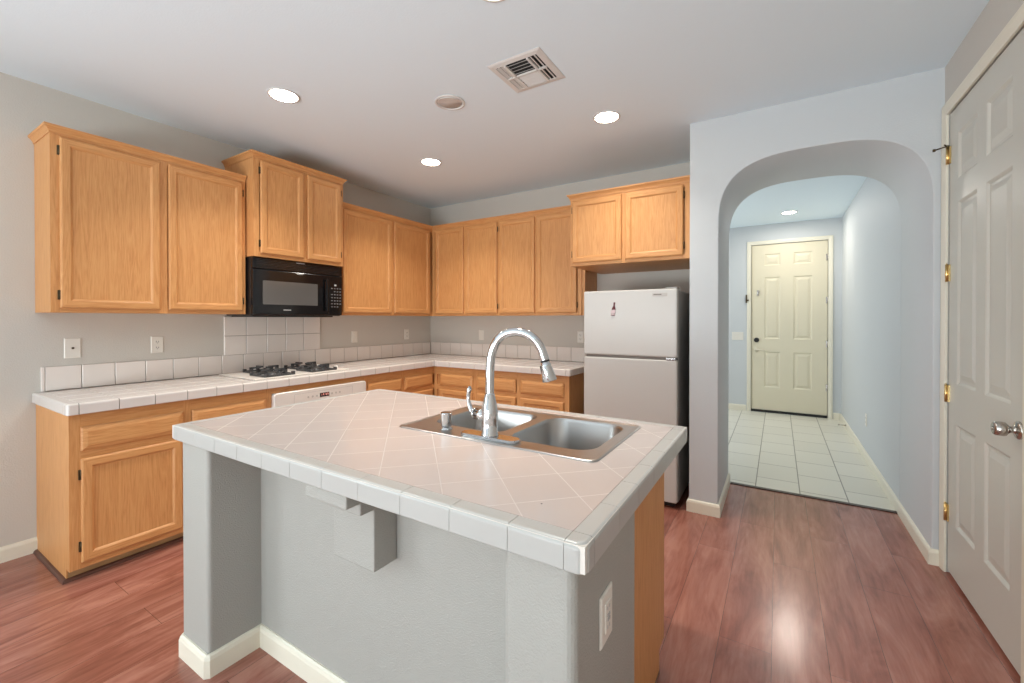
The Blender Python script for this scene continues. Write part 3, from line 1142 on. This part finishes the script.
obj('marking', m, M_MARK, dr)
m = MB(on_left); m.box(-1.95, -1.90, fx + 0.0283, fx + 0.0289, 1.688, 1.692)
obj('marking', m, M_MARK, dr)
m = MB(on_left)
m.box(-1.669, y1, fx + 0.0005, fx + 0.027, z0 + 0.006, 1.703, bev=0.005)
cp = obj('control_panel', m, M_BLACK, t)
m = MB(on_left); m.box(-1.615, -1.595, fx + 0.0268, fx + 0.0276, 1.617, 1.632); obj('display', m, M_MARK, cp)
M_BTN = plain('button_grey', (0.20, 0.20, 0.20, 1), 0.4)
for r in range(7):
    for c in range(4):
        if (r, c) in ((1, 0), (6, 3)):
            continue
        m = MB(on_left)
        yy = -1.646 + c * 0.027
        zz = 1.592 - r * 0.026
        m.box(yy, yy + 0.015, fx + 0.0268, fx + 0.0278, zz, zz + 0.008)
        obj('button', m, M_BTN, cp)

# ------------------------------------------------------------------ cooktop
t = thing('cooktop', (0.33, -1.99, CT), 'white gas cooktop with black grates set in the left worktop', 'cooktop')
m = MB()
m.box(0.075, 0.585, -2.375, -1.620, CT + 0.0005, CT + 0.010, bev=0.004)
obj('top_plate', m, M_WHITE, t)
for k, (bx, by) in enumerate(((0.46, -2.185), (0.22, -2.115), (0.22, -1.79), (0.46, -1.83))):
    m = MB()
    zb = CT + 0.0105
    m.lathe((bx, by, zb), [(0.062, 0), (0.060, 0.004), (0.040, 0.006), (0.040, 0.014), (0.030, 0.020), (0.004, 0.021)], n=24)
    obj('burner', m, M_IRON, t)
    m = MB()
    q = 0.098
    zt = CT + 0.056
    for s in (-1, 1):
        m.box(bx - q, bx + q, by + s * q - 0.008, by + s * q + 0.008, zb + 0.001, zb + 0.013, bev=0.002)
        m.box(bx + s * q - 0.008, bx + s * q + 0.008, by - q, by + q, zb + 0.001, zb + 0.013, bev=0.002)
    for dx, dy in ((1, 0), (-1, 0), (0, 1), (0, -1)):
        px, py = -dy, dx
        # raised finger: riser at the frame, then a bar reaching inwards
        for a, b, za, zc in ((0.086, 0.108, zb + 0.002, zt), (0.030, 0.108, zt - 0.013, zt)):
            xs = sorted((bx + dx * a + px * 0.009, bx + dx * b - px * 0.009))
            yy = sorted((by + dy * a + py * 0.009, by + dy * b - py * 0.009))
            m.box(xs[0], xs[1], yy[0], yy[1], za, zc, bev=0.002)
    for dx, dy in ((1, 1), (-1, 1), (1, -1), (-1, -1)):
        m.box(bx + dx * q - 0.011, bx + dx * q + 0.011, by + dy * q - 0.011, by + dy * q + 0.011, zb + 0.0005, zb + 0.026, bev=0.003)
    obj('grate', m, M_IRON, t)
for k in range(4):
    m = MB()
    m.lathe((0.14 + k * 0.115, -1.672, CT + 0.0105), [(0.020, 0), (0.020, 0.004), (0.016, 0.006), (0.015, 0.022), (0.004, 0.023)], n=20)
    obj('knob', m, M_WHITE, t)

# ------------------------------------------------------------------ built-in oven
t = thing('oven', (0.3, -1.886, 0.14), 'white built-in oven with clock display under the cooktop', 'oven')
m = MB(on_left); m.box(-2.274, -1.498, 0.03, BD - 0.021, 0.145, 0.805); obj('body', m, M_WHITE, t)
m = MB(on_left)
m.loft([[(a, v, b) for a, b in rrect(-2.276, -1.490, 0.665, 0.812, 0.022, 6)] for v in (BD + 0.0008, BD + 0.026)] +
       [[(a, v, b) for a, b in rrect(-2.271, -1.495, 0.670, 0.807, 0.020, 6)] for v in (BD + 0.031,)])
cp = obj('control_panel', m, M_WHITE, t)
m = MB(on_left)
for a, b, c, d in ((-2.13, -1.63, 0.785, 0.7865), (-2.13, -1.63, 0.690, 0.6915), (-2.13, -2.1285, 0.69, 0.7865), (-1.6315, -1.63, 0.69, 0.7865)):
    m.box(a, b, BD + 0.0308, BD + 0.0316, c, d)
obj('panel_outline', m, M_MARK, cp)
m = MB(on_left); m.box(-1.925, -1.845, BD + 0.030, BD + 0.0318, 0.738, 0.768); ds = obj('display', m, M_BLACK, cp)
m = MB(on_left)
for k, yy in enumerate((-1.918, -1.900, -1.878, -1.862)):
    for a, b, c, d in ((0, 0.009, 0.759, 0.761), (0, 0.009, 0.7515, 0.7535), (0.0075, 0.0095, 0.746, 0.761)):
        if k == 0 and b - a > 0.005:
            continue
        m.box(yy + a, yy + b, BD + 0.0316, BD + 0.0322, c, d)
obj('clock_digits', m, M_RED, ds)
for k, yy in enumerate((-2.02, -1.985, -1.95, -1.82, -1.785, -1.75)):
    m = MB(on_left); m.cyl((yy, BD + 0.0305, 0.752), 0.008, 0.0012, 'y', 14); obj('button', m, M_BTN_PALE, cp)
m = MB(on_left)
m.box(-2.270, -1.496, BD + 0.0008, BD + 0.030, 0.150, 0.655, bev=0.008)
dr = obj('oven_door', m, M_WHITE, t)
m = MB(on_left); m.box(-2.12, -1.65, BD + 0.0295, BD + 0.0312, 0.26, 0.53, bev=0.0005, seg=1); obj('window', m, M_BLACK, dr)
m = MB(on_left); m.tube([(-2.21, BD + 0.03, 0.615), (-2.21, BD + 0.062, 0.615), (-2.19, BD + 0.070, 0.615), (-1.58, BD + 0.070, 0.615), (-1.56, BD + 0.062, 0.615), (-1.56, BD + 0.03, 0.615)], 0.010, 10); obj('handle', m, M_WHITE, dr)

# ------------------------------------------------------------------ refrigerator
t = thing('refrigerator', (2.68, -0.42, 0), 'white top-freezer refrigerator in the recess at the right end of the worktop', 'refrigerator')
x0, x1, yb, yd, yf = 2.338, 3.030, -0.05, -0.742, -0.812
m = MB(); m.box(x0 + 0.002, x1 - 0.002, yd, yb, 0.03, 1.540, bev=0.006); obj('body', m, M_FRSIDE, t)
m = MB()
for a, b in ((x0 + 0.05, yd + 0.04), (x1 - 0.05, yd + 0.04), (x0 + 0.05, yb - 0.05), (x1 - 0.05, yb - 0.05)):
    m.cyl((a, b, 0.0), 0.018, 0.032, 'z', 12)
m.box(x0 + 0.02, x1 - 0.02, yd - 0.04, yd + 0.01, 0.012, 0.045)
obj('base_grille', m, M_DARK, t)


def fridge_door(name, z0, z1):
    m = MB()
    m.box(x0, x1, yf, yd - 0.012, z0, z1, bev=0.010, seg=3)
    d = obj(name, m, M_FRIDGE, t)
    g = MB(); g.box(x0 + 0.012, x1 - 0.012, yd - 0.013, yd + 0.001, z0 + 0.012, z1 - 0.012); obj('gasket', g, M_GASKET, d)
    return d


fd = fridge_door('freezer_door', 1.064, 1.549)
rd = fridge_door('fridge_door', 0.045, 1.046)
m = MB(); m.box(2.862, 2.965, yf - 0.0015, yf + 0.001, 1.497, 1.520, bev=0.0005, seg=1); bd = obj('badge', m, plain('badge_silver', srgb(186, 180, 174), 0.35), fd, label='small pale maker badge')
m = MB(); m.box(2.870, 2.925, yf - 0.0022, yf - 0.0012, 1.506, 1.513); obj('lettering', m, M_GASKET, bd)
m = MB(); m.box(x0 + 0.02, x1 - 0.01, yf + 0.006, yd - 0.012, 1.044, 1.066); obj('handle_recess', m, M_GASKET, t)
m = MB(); m.box(2.955, 3.022, yf - 0.002, yd, 1.047, 1.063, bev=0.003); obj('center_hinge', m, M_CHROME, t)
m = MB(); m.box(2.945, 3.024, yd - 0.035, yd + 0.05, 1.5505, 1.562, bev=0.003); obj('top_hinge_cover', m, M_FRSIDE, t)
m = MB(lambda u, v, z: (u, yf - 0.0005 - v * 0.35, z))
m.mp = lambda u, v, z: (2.573 + (u - 2.573) + 0.12 * (z - 1.37), yf - 0.0004 - max(v, 0) * 0.4, z)
prof = [(0.0155, 1.360), (0.0165, 1.363), (0.0165, 1.405), (0.012, 1.420), (0.007, 1.432), (0.006, 1.450), (0.0075, 1.452), (0.0075, 1.460)]
rings = [[(2.573 + r * math.cos(math.pi * k / 12), r * math.sin(math.pi * k / 12), z) for k in range(13)] for r, z in prof]
m.loft(rings, mi=0, smooth=True)
for f in m.bm.faces:
    c = f.calc_center_median()
    f.material_index = 1 if 1.378 < c.z < 1.396 and len(f.verts) == 4 else 0
mg = tag(obj('bottle_magnet', m, [plain('dark_red_brown', srgb(88, 30, 34), 0.3), plain('label_grey', srgb(196, 176, 178), 0.5)], origin=(2.573, yf, 1.36)), 'small dark red bottle-shaped magnet on the freezer door', 'magnet')
m = MB()
m.mp = lambda u, v, z: (u + 0.12 * (z - 1.37), v, z)
m.box(2.557, 2.589, yf - 0.0085, yf - 0.0068, 1.380, 1.397)
obj('label_band', m, plain('magnet_label', srgb(206, 184, 186), 0.5), mg)

# ------------------------------------------------------------------ kitchen island
IX0, IX1, IY0, IY1 = 1.563, 3.3275, -3.201, -2.150
m = MB()
pp = [(1.616, -3.184), (1.822, -3.184), (1.822, -2.990), (3.112, -2.990), (3.112, -3.155), (3.285, -3.155), (3.285, -2.733), (1.616, -2.733)]
m.prism(round_poly(pp, [0.006, 0.016, 0, 0, 0.022, 0.024, 0.004, 0.004], 5), 0, CB - 0.002)
for f in m.bm.faces:
    f.smooth = False
struct('wall_island', m, M_PONY)
baseboard('baseboard_island', [(1.616, -2.735), (1.616, -3.179), (1.621, -3.184), (1.816, -3.184), (1.822, -3.178), (1.822, -2.990), (3.112, -2.990), (3.112, -3.150), (3.117, -3.155), (3.280, -3.155), (3.285, -3.150), (3.285, -2.735)])
# corbel under the overhang
m = MB()
prof = [(-2.991, 0.580), (-3.080, 0.580), (-3.080, 0.767), (-3.129, 0.767), (-3.129, 0.803), (-3.176, 0.803), (-3.176, CB - 0.003), (-2.991, CB - 0.003)]
m.loft([[(x, y, z) for y, z in prof] for x in (2.420, 2.610)])
bmesh.ops.recalc_face_normals(m.bm, faces=m.bm.faces[:])
bmesh.ops.bevel(m.bm, geom=m.bm.edges[:], offset=0.004, segments=2, profile=0.5, affect='EDGES')
tag(obj('counter_corbel', m, M_PONY, origin=(2.515, -2.991, 0.58)), 'grey painted stepped support box under the island overhang', 'corbel')

# island oak cabinet behind the pony wall (hollow, the sink hangs in it)
CI0, CI1, CY0, CY1 = 1.660, 3.252, -2.731, -2.215


def on_far(u, v, z):
    return (u, CY0 + v, z)


t = thing('island_cabinet', (2.45, -2.47, 0), 'oak cabinet on the sink side of the tiled island', 'cabinet')
for a, b in ((CI0, CI0 + 0.018), (CI1 - 0.018, CI1)):
    m = MB()
    prof = [(CY0, 0.001), (CY1 - 0.075, 0.001), (CY1 - 0.075, 0.095), (CY1, 0.095), (CY1, CB - 0.002), (CY0, CB - 0.002)]
    m.loft([[(a, y, z) for y, z in prof], [(b, y, z) for y, z in prof]])
    obj('end_panel', m, OZ, t)
m = MB(); m.box(CI0 + 0.018, CI1 - 0.018, CY0, CY1 - 0.019, 0.095, 0.113); obj('cabinet_floor', m, OX, t)
dep = CY1 - CY0
face_frame(on_far, CI0 + 0.0185, CI1 - 0.0185, 0.095, CB - 0.002, dep, OX, t, mids=[2.06, 2.46, 2.86], rails=[(0.625, 0.663)])
m = MB(); m.box(CI0 + 0.018, CI1 - 0.018, CY1 - 0.093, CY1 - 0.075, 0.001, 0.095); obj('toe_board', m, M_TOE, t)
for a, b in ((1.70, 2.045), (2.08, 2.44), (2.48, 2.84), (2.88, 3.22)):
    obj('drawer', slab_front(on_far, a, b, DZ0, DZ1, dep + 0.0005), OX, t)
    obj('door', frame_front(on_far, a, b, BZ0 + 0.02, BZ1, dep + 0.0005), [OZ, OX], t)
m = MB(); m.sweep([(CI1 + 0.0005, CY0 + 0.002), (CI1 + 0.0005, CY1 - 0.0745), (CI0, CY1 - 0.0745)], [(-o, z) for o, z in SH])
struct('trim_7', m, M_SHOE)

# island worktop with the sink cut-out
SX0, SX1, SY0, SY1 = 2.372, 3.162, -2.742, -2.262     # hole
t = thing('island_worktop', (2.45, -2.67, CB), 'white tiled island worktop with diagonal tiles and thick rounded edge', 'worktop')
m = MB()
g = ew
X0, X1, Y0, Y1 = IX0 + g, IX1 - g, IY0 + g, IY1 - g
for a, b, c, d in ((X0, SX0, Y0, Y1), (SX1, X1, Y0, Y1), (SX0, SX1, Y0, SY0), (SX0, SX1, SY1, Y1)):
    m.box(a, b, c, d, CB + 0.002, CT)
obj('tile_top', m, M_DTILE, t)
m = MB()
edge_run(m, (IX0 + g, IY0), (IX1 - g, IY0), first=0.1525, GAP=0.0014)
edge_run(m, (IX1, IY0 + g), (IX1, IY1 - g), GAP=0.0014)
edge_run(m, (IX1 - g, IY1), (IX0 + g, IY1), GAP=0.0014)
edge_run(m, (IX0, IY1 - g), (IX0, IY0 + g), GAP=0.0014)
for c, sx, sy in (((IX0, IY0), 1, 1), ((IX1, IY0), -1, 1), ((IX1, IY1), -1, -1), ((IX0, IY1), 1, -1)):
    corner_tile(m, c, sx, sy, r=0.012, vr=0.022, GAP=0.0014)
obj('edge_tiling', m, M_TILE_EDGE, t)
m = MB()
k = 0.0025
for a, b, c, d in ((IX0 + k, IX1 - k, IY0 + k, IY0 + g), (IX0 + k, IX1 - k, IY1 - g, IY1 - k), (IX0 + k, IX0 + g, IY0 + g, IY1 - g), (IX1 - g, IX1 - k, IY0 + g, IY1 - g)):
    m.box(a, b, c, d, CB + 0.004, CT - 0.003)
obj('grout_bed', m, M_GROUT_L, t)
m = MB(); m.cyl((3.170, -3.078, CT), 0.0022, 0.0004, 'z', 10); obj('chip', m, M_DARK, t, label='tiny dark chip in the tile')
wall_plate(lambda u, v, z: (3.2855 + v, u, z), -2.980, 0.643, 0.076, 0.118, 'gfci', 'power_outlet', 'pale outlet on the near right end of the island wall', 'outlet', (3.2855, -2.98, 0.643))

# ------------------------------------------------------------------ sink
t = thing('sink', (2.767, -2.502, 0.72), 'double-bowl stainless steel sink set in the tiled island', 'sink')
RX0, RX1, RY0, RY1 = 2.357, 3.177, -2.757, -2.247
bowls = [(2.425, 2.758, -2.632, -2.300, 0.055), (2.806, 3.130, -2.672, -2.285, 0.075)]
m = MB()
rim = [(0.0, CT + 0.0008), (0.002, CT + 0.004), (0.008, CT + 0.0055), (0.014, CT + 0.0035), (0.018, CT + 0.0025)]
loops = [[m.v((x, y, z)) for x, y in rrect(RX0 + i, RX1 - i, RY0 + i, RY1 - i, 0.03 - i * 0.8, 8)] for i, z in rim]
for a, b in zip(loops[:-1], loops[1:]):
    for i in range(len(a)):
        j = (i + 1) % len(a)
        m.face([a[i], a[j], b[j], b[i]], 0, True)
zd = CT + 0.0025
edges = []
L = loops[-1]
edges += [m.bm.edges.get((L[i], L[(i + 1) % len(L)])) for i in range(len(L))]
blo = []
for (a, b, c, d, r) in bowls:
    lp = [m.v((x, y, zd)) for x, y in rrect(a, b, c, d, r, 8)]
    blo.append(lp)
    edges += [m.bm.edges.new((lp[i], lp[(i + 1) % len(lp)])) for i in range(len(lp))]
bmesh.ops.triangle_fill(m.bm, use_beauty=True, use_dissolve=False, edges=edges)
deck = obj('rim_deck', m, M_STEEL, t)
for (a, b, c, d, r) in bowls:
    m = MB()
    rings = []
    for ins, z in ((0, zd), (0.002, zd - 0.004), (0.006, zd - 0.012), (0.012, zd - 0.13), (0.018, zd - 0.155), (0.032, zd - 0.172), (0.055, zd - 0.180)):
        rings.append([(x, y, z) for x, y in rrect(a + ins, b - ins, c + ins, d - ins, max(r - ins * 0.3, 0.02), 8)])
    m.loft(rings, caps=False, smooth=True)
    R = rings[-1]
    m.face([m.v(p) for p in R])
    bmesh.ops.remove_doubles(m.bm, verts=m.bm.verts[:], dist=1e-6)
    bw = obj('bowl', m, M_STEEL, t)
    m = MB()
    cx, cy = (a + b) / 2, (c + d) / 2
    m.lathe((cx, cy, zd - 0.1798), [(0.055, 0), (0.054, 0.003), (0.042, 0.003), (0.038, -0.006), (0.010, -0.007), (0.008, 0.004), (0.003, 0.005)], n=28)
    obj('drain', m, M_CHROME, bw)

# ------------------------------------------------------------------ faucet and soap dispenser
FX, FY, FZ = 2.764, -2.701, CT + 0.0035
t = thing('faucet', (FX, FY, FZ), 'tall chrome gooseneck pull-down faucet on the sink deck', 'faucet')
m = MB()
for (i, z) in ((0, 0),):
    pass
pl = lambda i: rrect(FX - 0.122 + i, FX + 0.122 - i, FY - 0.030 + i, FY + 0.030 - i, 0.0295 - i, 10)
m.loft([[(x, y, FZ) for x, y in pl(0)], [(x, y, FZ + 0.006) for x, y in pl(0)], [(x, y, FZ + 0.009) for x, y in pl(0.004)]], smooth=False)
obj('deck_plate', m, M_CHROME, t)
m = MB()
m.lathe((FX, FY, FZ + 0.009), [(0.031, 0), (0.031, 0.004), (0.0285, 0.008), (0.0285, 0.050), (0.0285, 0.085), (0.026, 0.105), (0.021, 0.128), (0.017, 0.145), (0.0155, 0.15)], n=32)
obj('body', m, M_CHROME, t)
an = math.radians(15)
ca, sa = math.cos(an), math.sin(an)
key = [(0, 1.02), (0, 1.06), (0.0, 1.13), (0.003, 1.19), (0.013, 1.231), (0.034, 1.266), (0.066, 1.286), (0.105, 1.290), (0.141, 1.280), (0.168, 1.259), (0.186, 1.230), (0.195, 1.204), (0.198, 1.195), (0.200, 1.186)]
pts = []
for i in range(1, len(key) - 2):
    for k in range(4):
        q = k / 4
        c = []
        for j in (0, 1):
            p0, p1, p2, p3 = (key[i + d][j] for d in (-1, 0, 1, 2))
            c.append(0.5 * (2 * p1 + (p2 - p0) * q + (2 * p0 - 5 * p1 + 4 * p2 - p3) * q * q + (3 * p1 - p0 - 3 * p2 + p3) * q ** 3))
        pts.append(tuple(c))
pts.append(key[-2])
neck = [(FX + ca * s, FY + sa * s, z) for s, z in pts]
m = MB(); m.tube(neck, 0.0155, 20); obj('spout', m, M_CHROME, t)
e0, e1 = Vector(neck[-1]), Vector(neck[-2])
d = (Vector((ca * 0.24, sa * 0.24, -1.0))).normalized()
m = MB()
m.tube([e0, e0 + d * 0.006], [0.0155, 0.0155], 20, mi=1)
m.tube([e0 + d * 0.006, e0 + d * 0.02, e0 + d * 0.068, e0 + d * 0.072], [0.0158, 0.017, 0.0255, 0.0235], 24)
sp = obj('spray_head', m, [M_CHROME, M_BLACK2], t)
m = MB()
q = e0 + d * 0.035 + Vector((-ca, -sa, 0)) * 0.0185
m.tube([q - d * 0.014, q + d * 0.014], 0.0045, 8); obj('spray_button', m, M_BLACK2, sp)
m = MB()
hz = FZ + 0.075
hd = Vector((-math.cos(math.radians(-12)), -math.sin(math.radians(-12)), 0))
P = lambda r, z: (FX + hd.x * r, FY + hd.y * r, hz + z)
m.tube([P(0.02, 0), P(0.066, 0)], [0.021, 0.021], 24)
m.tube([P(0.066, 0), P(0.069, 0)], [0.0195, 0.0195], 24, mi=1)
m.tube([P(0.069, 0), P(0.080, 0), P(0.090, 0.001)], [0.021, 0.020, 0.013], 24)
obj('valve_hub', m, [M_CHROME, M_BLACK2], t)
m = MB()
m.tube([P(0.082, -0.003), P(0.098, 0.008), P(0.110, 0.024), P(0.117, 0.046), P(0.116, 0.068), P(0.110, 0.086), P(0.108, 0.094)], [0.013, 0.011, 0.0085, 0.007, 0.0075, 0.009, 0.004], 14)
obj('lever', m, M_CHROME, t)
t = thing('soap_dispenser', (2.553, -2.688, CT + 0.003), 'short chrome soap dispenser cap left of the faucet', 'soap dispenser')
m = MB(); m.lathe((2.553, -2.688, CT + 0.003), [(0.024, 0), (0.024, 0.003), (0.018, 0.006), (0.018, 0.012)], n=24); obj('collar', m, M_CHROME, t)
m = MB(); m.lathe((2.553, -2.688, CT + 0.0152), [(0.0195, 0), (0.0208, 0.0006), (0.021, 0.002), (0.021, 0.048), (0.021, 0.0485), (0.0195, 0.0518), (0.0188, 0.052), (0.002, 0.0522)], n=24); obj('cap', m, M_CHROME, t)

# ------------------------------------------------------------------ ceiling fixtures


def downlight(x, y, label, spread=110, watts=LAMP_W):
    t = thing('recessed_light', (x, y, H), label, 'ceiling light', 'lit recessed ceiling lights')
    m = MB()
    m.lathe((x, y, H - 0.0005), [(0.090, 0), (0.089, -0.004), (0.080, -0.006), (0.075, -0.003), (0.075, 0)], n=40)
    obj('trim_ring', m, M_VENT, t)
    m = MB()
    m.lathe((x, y, H - 0.0008), [(0.075, 0), (0.075, -0.0025), (0.0005, -0.0035)], n=40)
    obj('lens', m, M_LENS, t)
    d = bpy.data.lights.new('downlight_bulb', 'AREA')
    d.shape = 'DISK'
    d.size = 0.15
    d.energy = watts
    d.color = LAMP_COL
    d.spread = math.radians(spread)
    o = bpy.data.objects.new('downlight_bulb', d)
    o.location = (0, 0, -0.012)
    o.parent = t
    COL.objects.link(o)
    return t


L0 = downlight(*LAMPS[0], 'lit recessed ceiling light above the leftmost wall cabinet')
downlight(*LAMPS[1], 'lit recessed ceiling light in front of the cabinet over the refrigerator', 110, 6)
downlight(*LAMPS[2], 'lit recessed ceiling light nearest the kitchen corner')
downlight(*LAMPS[3], 'lit recessed ceiling light cut off by the top edge of the photo')
downlight(*LAMP_HALL, 'lit recessed ceiling light in the hall by the front door', 180, 10)
x, y = 1.881, -1.866
t = thing('recessed_light', (x, y, H), 'unlit round recessed ceiling fixture left of the square air vent', 'ceiling light')
m = MB(); m.lathe((x, y, H - 0.0005), [(0.094, 0), (0.093, -0.005), (0.084, -0.008), (0.078, -0.004), (0.078, 0)], n=40); obj('trim_ring', m, M_VENT, t)
m = MB()
m.lathe((x, y, H - 0.0006), [(0.078, 0), (0.078, -0.001), (0.0005, -0.0012)], n=40)
obj('insert', m, plain('grey_baffle', srgb(200, 199, 197), 0.5), t)
m = MB()      # slanted half of the insert
n = 24
mx = lambda a: (x + 0.076 * math.cos(a), y + 0.076 * math.sin(a))
arcp = [mx(math.radians(-150 + 180 * k / n)) for k in range(n + 1)]
top = [m.v((px, py, H - 0.0018)) for px, py in arcp]
low = [m.v((px, py, H - 0.0018 - 0.010 * math.sin(math.pi * k / n))) for k, (px, py) in enumerate(arcp)]
for k in range(n):
    m.face([top[k], top[k + 1], low[k + 1], low[k]])
m.face(low)
m.face(top[::-1])
bmesh.ops.remove_doubles(m.bm, verts=m.bm.verts[:], dist=1e-6)
obj('slanted_baffle', m, M_VENT, t)

# air vent
VX, VY, VS = 2.455, -1.900, 0.158
t = thing('air_vent', (VX, VY, H), 'square white louvered air vent in the ceiling', 'vent')
m = MB()
sq = lambda s, z: [(VX - s, VY - s, z), (VX + s, VY - s, z), (VX + s, VY + s, z), (VX - s, VY + s, z)]
R = m.loft([sq(VS, H - 0.0005), sq(VS, H - 0.002), sq(VS - 0.010, H - 0.006), sq(VS - 0.034, H - 0.009), sq(VS - 0.037, H - 0.004)], caps=False)
obj('frame', m, M_VENT, t)
m = MB(); m.box(VX - 0.125, VX + 0.125, VY - 0.125, VY + 0.125, H - 0.0022, H - 0.0004); obj('duct_opening', m, M_DARK, t)
q = 0.121
m = MB()
for a in (-0.068, 0.068):
    m.box(VX + a - 0.006, VX + a + 0.006, VY - q, VY + q, H - 0.013, H - 0.003)
m.box(VX - 0.068, VX + 0.068, VY - 0.005, VY + 0.005, H - 0.013, H - 0.003)
obj('divider', m, M_VENT, t)


def slat(p, horizontal, c, a0, a1, tilt, w=0.014):
    m = MB()
    dz = 0.006
    if horizontal:    # runs along x
        pr = [(c - w / 2, H - 0.012 if tilt < 0 else H - 0.004), (c + w / 2, H - 0.004 if tilt < 0 else H - 0.012)]
        v = [(a0, pr[0][0], pr[0][1]), (a1, pr[0][0], pr[0][1]), (a1, pr[1][0], pr[1][1]), (a0, pr[1][0], pr[1][1])]
    else:
        pr = [(c - w / 2, H - 0.012 if tilt < 0 else H - 0.004), (c + w / 2, H - 0.004 if tilt < 0 else H - 0.012)]
        v = [(pr[0][0], a0, pr[0][1]), (pr[0][0], a1, pr[0][1]), (pr[1][0], a1, pr[1][1]), (pr[1][0], a0, pr[1][1])]
    m.loft([[(a, b, z) for a, b, z in v], [(a, b, z + 0.0015) for a, b, z in v]])
    obj('louver', m, M_VENT, p)


for k in range(4):
    slat(t, True, VY - 0.104 + k * 0.027, VX - 0.061, VX + 0.061, -1)
    slat(t, True, VY + 0.022 + k * 0.027, VX - 0.061, VX + 0.061, 1)
for k in range(2):
    slat(t, False, VX - 0.108 + k * 0.024, VY - q, VY + q, -1)
    slat(t, False, VX + 0.086 + k * 0.024, VY - q, VY + q, 1)
m = MB()
m.box(VX + 0.070, VX + 0.121, VY - 0.006, VY + 0.006, H - 0.0125, H - 0.003); m.box(VX - 0.121, VX - 0.070, VY - 0.006, VY + 0.006, H - 0.0125, H - 0.003)
obj('crossbar', m, M_VENT, t)
